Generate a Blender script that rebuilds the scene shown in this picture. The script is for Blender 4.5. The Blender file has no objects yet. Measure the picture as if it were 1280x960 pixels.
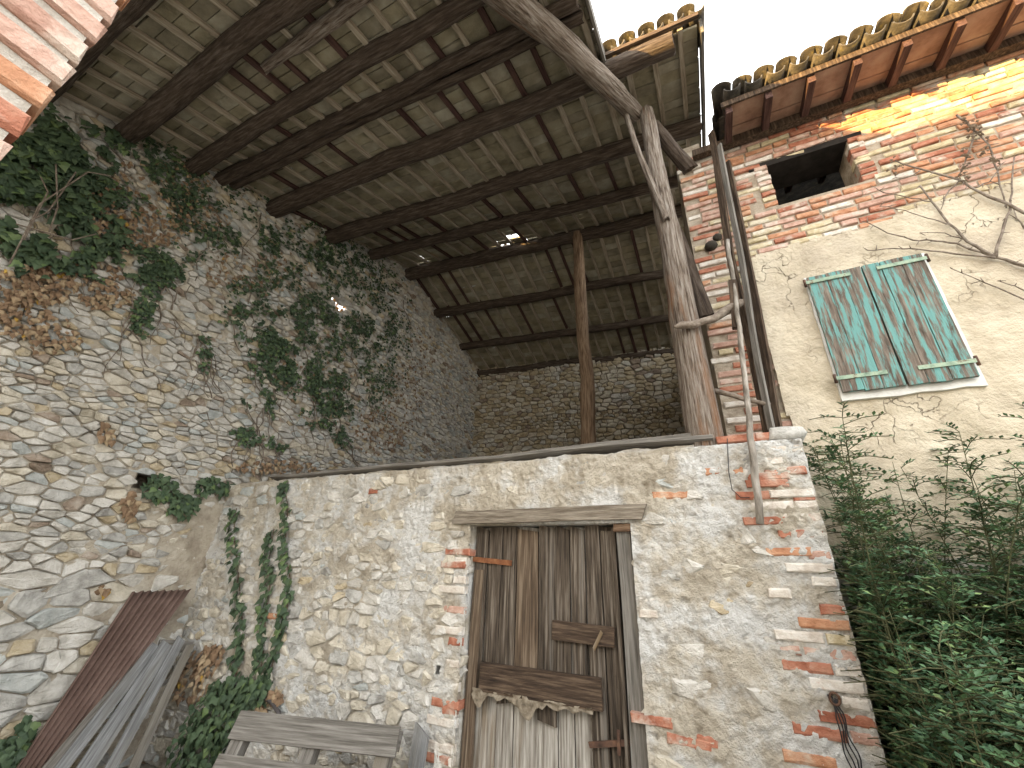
import bpy, math, random
from mathutils import Vector, Matrix, noise

random.seed(7)
RND = random.Random(11)
SC = bpy.context.scene
COL = SC.collection

# ------------------------------------------------------------------ camera
EYE = 1.85
F = 520.2
PITCH, ROLL, YAW = 0.42845, 0.04027, -0.46641
_fw = Vector((math.sin(YAW)*math.cos(PITCH), math.cos(YAW)*math.cos(PITCH), math.sin(PITCH)))
_r0 = Vector((math.cos(YAW), -math.sin(YAW), 0)); _u0 = _r0.cross(_fw)
CR = _r0*math.cos(ROLL) + _u0*math.sin(ROLL); CU = CR.cross(_fw); CF = _fw
CAM = Vector((0, 0, EYE))
cd = bpy.data.cameras.new('camera'); cam = bpy.data.objects.new('camera', cd); COL.objects.link(cam)
cd.sensor_fit = 'HORIZONTAL'; cd.sensor_width = 36.0; cd.lens = F/1280*36.0
cd.clip_start = 0.02; cd.clip_end = 2000
m = Matrix((CR, CU, -CF)).transposed().to_4x4(); m.translation = CAM
cam.matrix_world = m
SC.camera = cam

# ------------------------------------------------------------------ sky, sun, exposure
SUN_EL = math.radians(7.0)
SUN_K = 0.60                                   # sun stands to the left of and behind the camera
sdir = Vector((-SUN_K, -1.0, 0)).normalized()*math.cos(SUN_EL) + Vector((0, 0, math.sin(SUN_EL)))
world = bpy.data.worlds.new('World'); SC.world = world; world.use_nodes = True
wn = world.node_tree; wn.nodes.clear()
sky = wn.nodes.new('ShaderNodeTexSky'); sky.sky_type = 'NISHITA'; sky.sun_disc = False
sky.sun_elevation = SUN_EL; sky.sun_rotation = math.atan2(sdir.x, sdir.y)
sky.air_density = 1.0; sky.dust_density = 3.0; sky.ozone_density = 1.0
veil = wn.nodes.new('ShaderNodeMix'); veil.data_type = 'RGBA'; veil.inputs[0].default_value = 0.82
veil.inputs[7].default_value = (3.2, 3.17, 3.08, 1)      # thin bright cloud over the whole sky
bg = wn.nodes.new('ShaderNodeBackground'); bg.inputs[1].default_value = 0.15
wo = wn.nodes.new('ShaderNodeOutputWorld')
wn.links.new(sky.outputs[0], veil.inputs[6]); wn.links.new(veil.outputs[2], bg.inputs[0]); wn.links.new(bg.outputs[0], wo.inputs[0])
sl = bpy.data.lights.new('sun', 'SUN'); sl.energy = 2.0; sl.angle = math.radians(0.5); sl.color = (1.0, 0.64, 0.22)
so = bpy.data.objects.new('sun', sl); COL.objects.link(so)
so.rotation_euler = (-sdir).to_track_quat('-Z', 'Y').to_euler(); so.location = (-20, -25, 12)
SC.view_settings.view_transform = 'Standard'; SC.view_settings.look = 'None'
SC.view_settings.gamma = 1.0; SC.view_settings.use_curve_mapping = False
SC.view_settings.exposure = 3.42
SC.render.engine = 'CYCLES'
SC.cycles.max_bounces = 6; SC.cycles.diffuse_bounces = 4

# ------------------------------------------------------------------ helpers
def ray(x, y): return CF + CR*((x-640)/F) - CU*((y-480)/F)
def onX(x, y, d): D = ray(x, y); return CAM + D*((d-CAM.x)/D.x)
def onY(x, y, d): D = ray(x, y); return CAM + D*((d-CAM.y)/D.y)
def onZ(x, y, d): D = ray(x, y); return CAM + D*((d-CAM.z)/D.z)
def px(P):
    d = Vector(P)-CAM; k = d.dot(CF)
    if k < 0.05: return (-9999, -9999)
    return (640+F*d.dot(CR)/k, 480-F*d.dot(CU)/k)
def in_view(P, mrg=40):
    a, b = px(P); return -mrg < a < 1280+mrg and -mrg < b < 960+mrg

W = {}                                         # world matrices of everything linked
def link(o, world_m=None, parent=None):
    COL.objects.link(o)
    world_m = world_m or Matrix()
    if parent is not None:
        o.parent = parent; o.matrix_parent_inverse = W[parent.name].inverted()
    o.matrix_basis = world_m
    W[o.name] = world_m
    return o
def tag(o, label=None, cat=None, group=None, kind=None):
    if label: o['label'] = label
    if cat: o['category'] = cat
    if group: o['group'] = group
    if kind: o['kind'] = kind
    return o
def thing(name, loc, label, cat, group=None):
    o = bpy.data.objects.new(name, None); o.empty_display_size = 0.2
    link(o, Matrix.Translation(Vector(loc)))
    return tag(o, label, cat, group)
class MB:
    def __init__(s): s.v = []; s.f = []; s.mi = []; s.sm = []
    def add(s, vs, fs, mi=0, smooth=False):
        b = len(s.v); s.v.extend([tuple(q) for q in vs])
        for f in fs: s.f.append(tuple(i+b for i in f)); s.mi.append(mi); s.sm.append(smooth)
    def box(s, lo, hi, mi=0, M=None):
        x0, y0, z0 = lo; x1, y1, z1 = hi
        vs = [Vector(q) for q in ((x0,y0,z0),(x1,y0,z0),(x1,y1,z0),(x0,y1,z0),(x0,y0,z1),(x1,y0,z1),(x1,y1,z1),(x0,y1,z1))]
        if M: vs = [M @ q for q in vs]
        s.add(vs, [(3,2,1,0),(4,5,6,7),(0,1,5,4),(1,2,6,5),(2,3,7,6),(3,0,4,7)], mi)
    def tube(s, pts, rad, n=6, mi=0, jit=0.0, caps=True):
        pts = [Vector(p) for p in pts]; rings = []
        up = Vector((0.31, 0.17, 0.93))
        vs = []; fs = []
        for i, p in enumerate(pts):
            t = (pts[min(i+1, len(pts)-1)]-pts[max(i-1, 0)]).normalized()
            a = t.cross(up)
            if a.length < 1e-3: a = t.cross(Vector((1, 0, 0)))
            a.normalize(); b = t.cross(a)
            r = rad[i] if isinstance(rad, (list, tuple)) else rad
            for k in range(n):
                th = 2*math.pi*k/n; rr = r*(1+jit*(RND.random()-.5)*2)
                vs.append(p + (a*math.cos(th)+b*math.sin(th))*rr)
        for i in range(len(pts)-1):
            for k in range(n):
                fs.append((i*n+k, i*n+(k+1) % n, (i+1)*n+(k+1) % n, (i+1)*n+k))
        if caps:
            fs.append(tuple(reversed(range(n)))); fs.append(tuple(range((len(pts)-1)*n, len(pts)*n)))
        s.add(vs, fs, mi, True)
    def mesh(s, name, mats):
        me = bpy.data.meshes.new(name); me.from_pydata(s.v, [], s.f)
        for mt in (mats if isinstance(mats, (list, tuple)) else [mats]): me.materials.append(mt)
        me.polygons.foreach_set('material_index', s.mi)
        me.polygons.foreach_set('use_smooth', s.sm)
        me.update(); return me
    def build(s, name, mats, parent=None, M=None):
        return link(bpy.data.objects.new(name, s.mesh(name, mats)), M, parent)
def frame(o, xa, za):
    """matrix with local z along za and local x near xa"""
    z = Vector(za).normalized(); x = Vector(xa); x = (x - z*x.dot(z)).normalized(); y = z.cross(x)
    M = Matrix((x, y, z)).transposed().to_4x4(); M.translation = Vector(o); return M
def fbm(p, sc, oct=3):
    v = 0; a = 1.0; t = 0
    q = Vector(p)*sc
    for i in range(oct):
        v += a*noise.noise(q); t += a; a *= .5; q = q*2.03 + Vector((3.1, 1.7, 5.3))
    return v/t

# ------------------------------------------------------------------ materials
def mat(name, cols, scale=6.0, rough=0.85, bump=0.3, bscale=40.0, obj=False, stretch=(1,1,1), detail=4.0, spec=0.25, bdist=0.01, pos=None, metal=0.0, second=None, warp=0.0, crack=None):
    mt = bpy.data.materials.new(name); mt.use_nodes = True
    n = mt.node_tree.nodes; l = mt.node_tree.links; b = n['Principled BSDF']
    b.inputs['Roughness'].default_value = rough; b.inputs['Specular IOR Level'].default_value = spec; b.inputs['Metallic'].default_value = metal
    if obj:
        tc = n.new('ShaderNodeTexCoord'); oi = n.new('ShaderNodeObjectInfo')
        mu = n.new('ShaderNodeVectorMath'); mu.operation = 'MULTIPLY_ADD'
        cmb = n.new('ShaderNodeCombineXYZ'); sc = n.new('ShaderNodeMath'); sc.operation = 'MULTIPLY'; sc.inputs[1].default_value = 37.0
        l.new(oi.outputs['Random'], sc.inputs[0]); 
        for k in range(3): l.new(sc.outputs[0], cmb.inputs[k])
        mu.inputs[1].default_value = stretch; l.new(tc.outputs['Object'], mu.inputs[0]); l.new(cmb.outputs[0], mu.inputs[2])
        vec = mu.outputs[0]
    else:
        ge = n.new('ShaderNodeNewGeometry'); mu = n.new('ShaderNodeVectorMath'); mu.operation = 'MULTIPLY'; mu.inputs[1].default_value = stretch
        l.new(ge.outputs['Position'], mu.inputs[0]); vec = mu.outputs[0]
    no = n.new('ShaderNodeTexNoise'); no.inputs['Scale'].default_value = scale; no.inputs['Detail'].default_value = detail; no.inputs['Roughness'].default_value = .62
    no.inputs['Distortion'].default_value = warp
    l.new(vec, no.inputs['Vector'])
    cr = n.new('ShaderNodeValToRGB'); e = cr.color_ramp.elements
    N = len(cols)
    for i, c in enumerate(cols):
        ps = pos[i] if pos else 0.30 + 0.40*i/max(1, N-1)
        if i < 2: el = e[i]; el.position = ps
        else: el = e.new(ps)
        el.color = (*c, 1)
    l.new(no.outputs['Fac'], cr.inputs[0]); outc = cr.outputs[0]
    if second:                                     # (colour, scale, low, high, stretch): blotches of another coating
        n2 = n.new('ShaderNodeTexNoise'); n2.inputs['Scale'].default_value = second[1]; n2.inputs['Detail'].default_value = 5.0; n2.inputs['Roughness'].default_value = .65
        mu2 = n.new('ShaderNodeVectorMath'); mu2.operation = 'MULTIPLY'; mu2.inputs[1].default_value = second[4] if len(second) > 4 else (1,1,1)
        l.new(vec if obj else ge.outputs['Position'], mu2.inputs[0]); l.new(mu2.outputs[0], n2.inputs['Vector'])
        mr = n.new('ShaderNodeMapRange'); mr.inputs[1].default_value = second[2]; mr.inputs[2].default_value = second[3]
        l.new(n2.outputs['Fac'], mr.inputs[0])
        mx = n.new('ShaderNodeMix'); mx.data_type = 'RGBA'; l.new(mr.outputs[0], mx.inputs[0]); l.new(outc, mx.inputs[6]); mx.inputs[7].default_value = (*second[0], 1)
        outc = mx.outputs[2]
    l.new(outc, b.inputs['Base Color'])
    if bump:
        nb = n.new('ShaderNodeTexNoise'); nb.inputs['Scale'].default_value = bscale; nb.inputs['Detail'].default_value = 5.0; nb.inputs['Roughness'].default_value = .7
        l.new(vec, nb.inputs['Vector'])
        bu = n.new('ShaderNodeBump'); bu.inputs['Strength'].default_value = bump; bu.inputs['Distance'].default_value = bdist
        l.new(nb.outputs['Fac'], bu.inputs['Height']); l.new(bu.outputs[0], b.inputs['Normal'])
        if crack:                                  # hairline cracks: warped cell borders, kept only in places
            w1 = n.new('ShaderNodeTexNoise'); w1.inputs['Scale'].default_value = 5.0; w1.inputs['Detail'].default_value = 4.0; l.new(vec, w1.inputs['Vector'])
            w2 = n.new('ShaderNodeVectorMath'); w2.operation = 'MULTIPLY_ADD'; w2.inputs[1].default_value = (.45, .45, .45); l.new(w1.outputs['Color'], w2.inputs[0]); l.new(vec, w2.inputs[2])
            vo = n.new('ShaderNodeTexVoronoi'); vo.feature = 'DISTANCE_TO_EDGE'; vo.inputs['Scale'].default_value = crack; l.new(w2.outputs[0], vo.inputs['Vector'])
            mr3 = n.new('ShaderNodeMapRange'); mr3.inputs[1].default_value = 0.0; mr3.inputs[2].default_value = .013; l.new(vo.outputs['Distance'], mr3.inputs[0])
            n3 = n.new('ShaderNodeTexNoise'); n3.inputs['Scale'].default_value = 1.7; l.new(vec, n3.inputs['Vector'])
            m4 = n.new('ShaderNodeMapRange'); m4.inputs[1].default_value = .40; m4.inputs[2].default_value = .50; l.new(n3.outputs['Fac'], m4.inputs[0])
            mx3 = n.new('ShaderNodeMath'); mx3.operation = 'MAXIMUM'; l.new(mr3.outputs[0], mx3.inputs[0]); l.new(m4.outputs[0], mx3.inputs[1])
            b3 = n.new('ShaderNodeBump'); b3.inputs['Strength'].default_value = 1.0; b3.inputs['Distance'].default_value = .02
            l.new(mx3.outputs[0], b3.inputs['Height']); l.new(bu.outputs[0], b3.inputs['Normal']); l.new(b3.outputs[0], b.inputs['Normal'])
            cm = n.new('ShaderNodeMix'); cm.data_type = 'RGBA'; cm.inputs[6].default_value = (.27, .215, .15, 1); l.new(mx3.outputs[0], cm.inputs[0]); l.new(outc, cm.inputs[7]); l.new(cm.outputs[2], b.inputs['Base Color'])
    return mt
BUMP = dict(bump=0.9, bdist=0.02)
stone_m = [
 mat('stone_grey',   [(.27,.26,.24),(.44,.43,.405),(.60,.59,.56)], 9, **BUMP),
 mat('stone_pale',   [(.38,.36,.32),(.58,.555,.51),(.72,.705,.67)], 8, **BUMP),
 mat('stone_blue',   [(.30,.32,.31),(.46,.48,.47),(.60,.62,.60)], 7, **BUMP),
 mat('stone_ochre',  [(.30,.235,.15),(.50,.42,.29),(.62,.55,.43)], 9, **BUMP),
 mat('stone_brown',  [(.17,.125,.09),(.33,.265,.21),(.47,.41,.35)], 10, **BUMP),
 mat('stone_cream',  [(.38,.34,.265),(.58,.53,.44),(.70,.66,.58)], 8, **BUMP),
]
def stone_mat(r):
    t = r.random()
    return 0 if t < .22 else 1 if t < .60 else 2 if t < .70 else 3 if t < .76 else 4 if t < .81 else 5
brick_m = [
 mat('brick_red',    [(.25,.085,.05),(.40,.165,.105),(.49,.27,.19)], 11, bump=.8, bdist=.015, second=((.56,.50,.43), 5, .52, .70)),
 mat('brick_orange', [(.34,.15,.08),(.49,.25,.145),(.57,.36,.24)], 12, bump=.8, bdist=.015, second=((.58,.50,.41), 5, .53, .72)),
 mat('brick_pink',   [(.36,.20,.15),(.51,.33,.265),(.60,.44,.37)], 12, bump=.8, bdist=.015, second=((.62,.56,.49), 6, .52, .72)),
 mat('brick_buff',   [(.39,.31,.19),(.55,.47,.31),(.64,.575,.43)], 12, bump=.8, bdist=.015, second=((.63,.60,.53), 6, .50, .70)),
 mat('brick_limed',  [(.46,.39,.33),(.64,.59,.53),(.75,.73,.69)], 12, bump=.8, bdist=.015, second=((.44,.24,.16), 7, .62, .72)),
]
def brick_mat(r, w=(.24,.2,.2,.2,.16)):
    t = r.random(); a = 0
    for i, q in enumerate(w):
        a += q
        if t < a: return i
    return 4
M_mortar = mat('lime_mortar', [(.40,.345,.27),(.60,.54,.445),(.72,.67,.58)], 5, bump=1.0, bscale=34, bdist=.05, second=((.77,.765,.745), 2.6, .44, .58))
M_joint = mat('earth_mortar', [(.13,.105,.08),(.25,.21,.16),(.36,.31,.25)], 8, bump=.9, bdist=.03)
M_bjoint = mat('brick_mortar', [(.24,.19,.14),(.38,.32,.25),(.50,.44,.36)], 9, bump=.9, bdist=.02)
M_bjoint_p = mat('pale_brick_mortar', [(.34,.30,.25),(.50,.46,.41),(.62,.60,.55)], 9, bump=.9, bdist=.02)
M_plaster = mat('sand_plaster', [(.42,.36,.265),(.545,.475,.365),(.62,.555,.44)], 3.5, bump=1.0, bscale=22, bdist=.025, second=((.42,.36,.29), 1.3, .5, .75), crack=3.2)
M_white = mat('white_paint', [(.55,.54,.52),(.68,.68,.66),(.74,.74,.73)], 9, bump=.5, bscale=40)
M_grime = mat('grey_render', [(.34,.31,.27),(.46,.43,.38),(.56,.53,.47)], 4, bump=.8, bdist=.02)
ST = (9, 9, .7)
M_wood_grey = mat('grey_weathered_wood', [(.085,.078,.068),(.17,.158,.142),(.27,.255,.235)], 6, obj=True, stretch=(11,11,.45), second=((.17,.15,.12), .8, .5, .7, (.4,.4,1.5)), bump=.8, bscale=9, bdist=.012, rough=.9)
M_wood_slate = mat('slate_grey_wood', [(.10,.10,.102),(.20,.204,.208),(.32,.325,.33)], 6, obj=True, stretch=(11,11,.45), second=((.20,.19,.17), .8, .5, .7, (.4,.4,1.5)), bump=.8, bscale=9, bdist=.012, rough=.9)
M_wood_dark = mat('dark_old_wood', [(.022,.015,.011),(.07,.047,.032),(.16,.115,.08)], 6, obj=True, stretch=ST, bump=.9, bscale=8, bdist=.015, rough=.85)
M_wood_brown = mat('brown_wood', [(.05,.03,.018),(.15,.09,.055),(.27,.19,.13)], 6, obj=True, stretch=ST, bump=.9, bscale=8, bdist=.015, rough=.85)
M_log = mat('old_log', [(.03,.021,.016),(.085,.062,.047),(.17,.14,.115)], 5, obj=True, stretch=(9,9,.9), detail=6.0, bump=1.0, bscale=8, bdist=.03, rough=.9)
M_log_pale = mat('pale_log', [(.07,.048,.035),(.215,.17,.135),(.39,.35,.31)], 5, obj=True, stretch=(12,12,.8), bump=1.0, bscale=7, bdist=.035, detail=6.0, pos=[.34,.47,.66], rough=.9, second=((.25,.13,.07), 1.2, .55, .7, (.5,.5,1)))
M_post_brown = mat('brown_post_log', [(.10,.06,.035),(.27,.18,.115),(.44,.33,.235)], 5, obj=True, stretch=(10,10,.8), bump=1.0, bscale=7, bdist=.03, rough=.9)
M_batten = mat('batten_wood', [(.20,.16,.115),(.36,.31,.245),(.50,.45,.37)], 5, obj=True, stretch=ST, bump=.6, bscale=9)
M_batten_red = mat('red_batten_wood', [(.035,.018,.016),(.075,.04,.035),(.12,.072,.06)], 5, obj=True, stretch=ST, bump=.6, bscale=9)
ctile_m = [mat('ceiling_clay_a', [(.19,.165,.11),(.30,.27,.19),(.39,.36,.27)], 4, bump=.6, bdist=.012),
           mat('ceiling_clay_b', [(.16,.14,.10),(.25,.225,.165),(.34,.31,.24)], 4, bump=.6, bdist=.012),
           mat('ceiling_clay_c', [(.23,.21,.16),(.34,.315,.245),(.43,.41,.335)], 5, bump=.6, bdist=.012)]
M_soffit = mat('terracotta_soffit', [(.20,.115,.08),(.32,.20,.145),(.40,.28,.21)], 5, bump=.5, bdist=.01)
M_coppo = mat('clay_roof_tile', [(.028,.026,.023),(.07,.062,.052),(.135,.115,.088)], 9, bump=.8, bdist=.012, second=((.17,.14,.06), 8, .58, .74))
M_rust = mat('rusty_sheet_metal', [(.085,.053,.043),(.135,.088,.073),(.19,.13,.11)], 2.5, obj=True, stretch=(1,1,.7), bump=.3, bscale=40, rough=.75, second=((.24,.12,.07), 1.2, .58, .75))
M_iron = mat('rusty_iron', [(.03,.02,.015),(.09,.05,.035),(.16,.085,.05)], 12, bump=.5, rough=.7)
M_iron_green = mat('painted_green_iron', [(.10,.16,.12),(.27,.36,.27),(.38,.44,.33)], 14, bump=.4, rough=.6, second=((.12,.07,.04), 14, .58, .66))
M_dark = mat('dark_brown', [(.02,.017,.013),(.045,.038,.03),(.07,.06,.05)], 10, bump=.5)
M_twig = mat('grey_twig', [(.09,.07,.055),(.19,.155,.125),(.30,.26,.22)], 20, bump=.5)
M_gstem = mat('green_stem', [(.04,.045,.02),(.08,.085,.04),(.12,.12,.065)], 20, bump=.3)
M_stem = mat('brown_stem', [(.05,.032,.02),(.12,.085,.055),(.19,.15,.11)], 20, bump=.5)
def leafmat(name, a, b, rough=.5, trans=.12):
    mt = mat(name, [a, b], 6, rough=rough, bump=0, spec=.35)
    n = mt.node_tree.nodes; p = n['Principled BSDF']
    p.inputs['Transmission Weight'].default_value = 0
    return mt
M_shade_black = mat('shade_black_wood', [(.008,.007,.006),(.018,.015,.013),(.03,.026,.022)], 8, bump=.4)  # near-black colour stands in for shade inside the attic window
ivy_m = [leafmat('ivy_deep', (.03,.05,.028), (.052,.088,.046), .65), leafmat('ivy_mid', (.048,.08,.042), (.082,.125,.062), .65), leafmat('ivy_light', (.08,.13,.05), (.14,.20,.08))]
bush_m = [leafmat('shrub_deep', (.04,.085,.045), (.07,.14,.07), .4), leafmat('shrub_mid', (.065,.13,.062), (.11,.20,.09), .4), leafmat('shrub_light', (.11,.18,.07), (.19,.26,.10), .4)]
dry_m = [leafmat('dry_leaf_tan', (.27,.19,.115), (.44,.34,.22), .8), leafmat('dry_leaf_brown', (.16,.10,.06), (.29,.195,.12), .8), leafmat('dry_leaf_gold', (.40,.24,.05), (.55,.36,.08), .7)]

# ------------------------------------------------------------------ rubble: courses of stones as relaxed cells
def cells(s0, s1, t0, t1, hfun, aspect, r, keep=None):
    pts = []; t = t0
    while t < t1:
        h = hfun(t)*r.choice((.5, .7, .9, 1.0, 1.2, 1.4))*r.uniform(.9, 1.1); s = s0 - r.random()*h
        while s < s1:
            ln = (.5*h+.5*hfun(t))*aspect*r.choice((.45, .7, .9, 1.2, 1.7))*r.uniform(.85, 1.15)
            c = (s+ln/2, t+h/2+r.uniform(-.34, .34)*h)
            if keep is None or keep(*c): pts.append((c[0], c[1]*1.75, ln, h))
            s += ln
        t += h
    G = {}; g = .5
    for i, p in enumerate(pts): G.setdefault((int(p[0]//g), int(p[1]//g)), []).append(i)
    out = []
    for i, (x, y, ln, h) in enumerate(pts):
        R = max(ln, h*1.75)*1.1
        xa, xb, ya, yb = max(x-R, s0), min(x+R, s1), max(y-R, t0*1.75), min(y+R, t1*1.75)
        if x < s0 or x > s1 or y > t1*1.75: continue
        poly = [(xa, ya), (xb, ya), (xb, yb), (xa, yb)]
        nb = []
        gx, gy = int(x//g), int(y//g)
        for a in (-1, 0, 1):
            for b in (-1, 0, 1):
                for j in G.get((gx+a, gy+b), ()):
                    if j != i:
                        d = (pts[j][0]-x)**2+(pts[j][1]-y)**2
                        if d < 4*R*R: nb.append((d, j))
        nb.sort()
        for d, j in nb[:16]:
            nx, ny = pts[j][0]-x, pts[j][1]-y; wgt = .5
            mx, my = x+nx*wgt, y+ny*wgt
            new = []; L = len(poly)
            dd = [(q[0]-mx)*nx+(q[1]-my)*ny for q in poly]
            for k in range(L):
                A, B = poly[k], poly[(k+1) % L]; da, db = dd[k], dd[(k+1) % L]
                if da <= 0: new.append(A)
                if (da < 0 < db) or (db < 0 < da):
                    u = da/(da-db); new.append((A[0]+(B[0]-A[0])*u, A[1]+(B[1]-A[1])*u))
            poly = new
            if len(poly) < 3: break
        if len(poly) >= 3:
            poly = [(a, b/1.75) for a, b in poly]
            cx = sum(q[0] for q in poly)/len(poly); cy = sum(q[1] for q in poly)/len(poly)
            out.append(((cx, cy), poly))
    return out
def round_poly(c, poly, gap, r, cut=.12):
    pr = []
    n = len(poly)
    for k in range(n):
        A, B = poly[k], poly[(k+1) % n]
        if math.hypot(A[0]-B[0], A[1]-B[1]) < .012: continue
        pr.append((A[0]+(B[0]-A[0])*cut, A[1]+(B[1]-A[1])*cut)); pr.append((A[0]+(B[0]-A[0])*(1-cut), A[1]+(B[1]-A[1])*(1-cut)))
    res = []
    for q in pr:
        dx, dy = q[0]-c[0], q[1]-c[1]; L = math.hypot(dx, dy) + 1e-6
        k = max(.35, 1-gap/L)*r.uniform(.88, 1.05)
        res.append((c[0]+dx*k, c[1]+dy*k))
    return res
def stone_geo(c, pg, O, S, T, N, h, r, deep=.05):
    """verts and faces of one stone whose face stands h proud of the wall plane"""
    n = len(pg); vs = []; tx, ty = r.uniform(-.22, .22), r.uniform(-.22, .22)
    ext = max(max(abs(q[0]-c[0]) for q in pg), .03)
    def P(a, b, d): return O + S*a + T*b + N*d
    for a, b in pg: vs.append(P(a, b, -deep))
    for a, b in pg: vs.append(P(a, b, h*.72 + tx*(a-c[0])*.7 + ty*(b-c[1])*.7 + r.uniform(-.16, .16)*h))
    k = r.uniform(.70, .90)
    for a, b in pg: vs.append(P(c[0]+(a-c[0])*k, c[1]+(b-c[1])*k, h + tx*(a-c[0]) + ty*(b-c[1]) + r.uniform(-.16, .16)*h))
    vs.append(P(c[0], c[1], h*1.06))
    fs = []
    for i in range(n):
        j = (i+1) % n
        fs.append((i, j, n+j, n+i)); fs.append((n+i, n+j, 2*n+j, 2*n+i)); fs.append((2*n+i, 2*n+j, 3*n))
    if S.cross(T).dot(N) < 0: fs = [tuple(reversed(f)) for f in fs]
    return vs, fs
def pix_area(O, S, T, pg):
    q = [px(O+S*a+T*b) for a, b in pg]
    if not any(-20 < a < 1300 and -20 < b < 980 for a, b in q): return 0
    return abs(sum(q[i][0]*q[(i+1) % len(q)][1]-q[(i+1) % len(q)][0]*q[i][1] for i in range(len(q))))/2
def lay_stones(cl, O, S, T, N, parent, limit, hfun, gap, r, name='stone', stuff='rubble', matf=stone_mat, skip=None, minarea=0):
    items = []
    for c, poly in cl:
        if skip and skip(*c): continue
        pg = round_poly(c, poly, gap, r)
        if len(pg) < 5: continue
        h = hfun(c[0], c[1], r)
        if h is None: continue
        items.append((pix_area(O, S, T, pg), c, pg, h, matf(r)))
    items.sort(key=lambda q: -q[0])
    rest = MB(); k = 0
    for a, c, pg, h, mi in items:
        if k < limit and a > minarea:
            o0 = O+S*c[0]+T*c[1]
            vs, fs = stone_geo(c, pg, O-o0, S, T, N, h, r)
            b = MB(); b.add(vs, fs, 0, False)
            b.build(name, stone_m[mi], parent, Matrix.Translation(o0)); k += 1
        else:
            vs, fs = stone_geo(c, pg, O, S, T, N, h, r); rest.add(vs, fs, mi, False)
    if rest.v: tag(rest.build(stuff, stone_m, parent), kind='stuff')

# brick: box with worn edges, several shared variants for each colour
def brick_mesh(lx, ly, lz, mt, r, name='brick'):
    b = MB(); vs = []
    e = .007
    def ring(y, ins):
        x0, x1, z0, z1 = -lx/2+ins, lx/2-ins, -lz/2+ins, lz/2-ins
        mx = r.uniform(-.25, .25)*lx
        for x, z in ((x0,z0),(mx,z0+r.uniform(-.002,.006)),(x1,z0),(x1,z1),(mx,z1-r.uniform(-.002,.006)),(x0,z1)):
            vs.append((x+r.uniform(-.004,.004), y+r.uniform(-.002,.002), z+r.uniform(-.003,.003)))
    ring(ly, 0); ring(e*1.1, 0); ring(0, e)
    fs = []
    for q in (0, 6):
        for i in range(6):
            j = (i+1) % 6; fs.append((q+i, q+j, q+6+j, q+6+i))
    fs.append((12, 13, 16, 17)); fs.append((13, 14, 15, 16))
    fs = [tuple(reversed(f)) for f in fs]
    b.add(vs, [tuple(reversed(f)) for f in fs], 0, False)
    me = b.mesh(name, mt); return me
RB = random.Random(5)
BV = {}
def brick_variant(lkey, mi, r):
    """lkey: 0 stretcher, 1 header, 2 three quarter"""
    k = (lkey, mi, r.randrange(3))
    if k not in BV:
        BV[k] = brick_mesh((.245, .118, .18)[lkey], .11, .054, brick_m[mi], RB)
    return BV[k]
def put_brick(parent, P, lkey, mi, r, M=None, name='brick'):
    me = brick_variant(lkey, mi, r)
    o = bpy.data.objects.new(name, me)
    rot = Matrix.Rotation(r.uniform(-.02, .02), 4, 'Y') @ Matrix.Rotation(r.uniform(-.025, .025), 4, 'Z')
    return link(o, Matrix.Translation(P) @ (M or Matrix()) @ rot, parent)
def split_boxes(mb, u0, u1, v0, v1, holes, fn):
    us = sorted({u0, u1, *[q for h in holes for q in (h[0], h[1]) if u0 < q < u1]})
    vs = sorted({v0, v1, *[q for h in holes for q in (h[2], h[3]) if v0 < q < v1]})
    for a, b in zip(us, us[1:]):
        for c, d in zip(vs, vs[1:]):
            mu, mv = (a+b)/2, (c+d)/2
            if any(h[0] < mu < h[1] and h[2] < mv < h[3] for h in holes): continue
            fn(a, b, c, d)

# ------------------------------------------------------------------ ground
def ground():
    b = MB(); n = 40; vs = []; fs = []
    ext = [-300, -80, -30] + [-14+i*.7 for i in range(41)] + [30, 80, 300]
    for y in ext:
        for x in ext:
            near = abs(x) < 15 and abs(y) < 15
            vs.append((x, y, (.05*fbm((x, y, 0), .5) if near else 0)))
    k = len(ext)
    for j in range(k-1):
        for i in range(k-1): fs.append((j*k+i, j*k+i+1, (j+1)*k+i+1, (j+1)*k+i))
    b.add(vs, fs, 0, True)
    tag(b.build('ground', mat('yard_earth', [(.22,.195,.16),(.34,.31,.265),(.45,.42,.37)], 3, bump=1, bscale=30, bdist=.03, second=((.06,.08,.03), 1.5, .55, .7))), kind='structure')
ground()

# ================================================================== key planes (metres, eye height EYE)
XL = -5.69            # inner face of the left stone wall
YF = 3.30             # outer face of the barn front wall
YH = 3.75             # house facade
WT = EYE+0.93         # top of barn front wall
XE = 0.55             # right end of barn
# purlins: (y at left wall, y at right end x = 0.5, height of the roof underside there)
PUR = [(-1.5,-1.5,3.86),(-.55,-.55,4.17),(.20,.20,4.43),(.86,.86,4.68),(1.53,1.58,4.87),(1.86,2.06,5.02),(2.63,2.90,5.26),(3.67,4.20,5.60),(4.63,5.36,5.96),(5.74,6.36,6.32),(6.91,7.68,5.97),(8.09,8.90,5.62),(9.08,9.90,5.27),(9.7,10.5,5.06)]
def roof_pt(x, k, f=0.0, up=0.0):
    """point on the roof underside: purlin line k plus fraction f to the next"""
    def L(q):
        yl, yr, z = PUR[q]; u = (x-XL)/(0.5-XL); return Vector((x, yl+(yr-yl)*u, z+EYE - .05*math.sin(math.pi*min(1, max(0, u)))))
    P = L(k) if f == 0 else L(k).lerp(L(k+1), f)
    return P + Vector((0, 0, up))

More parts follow.
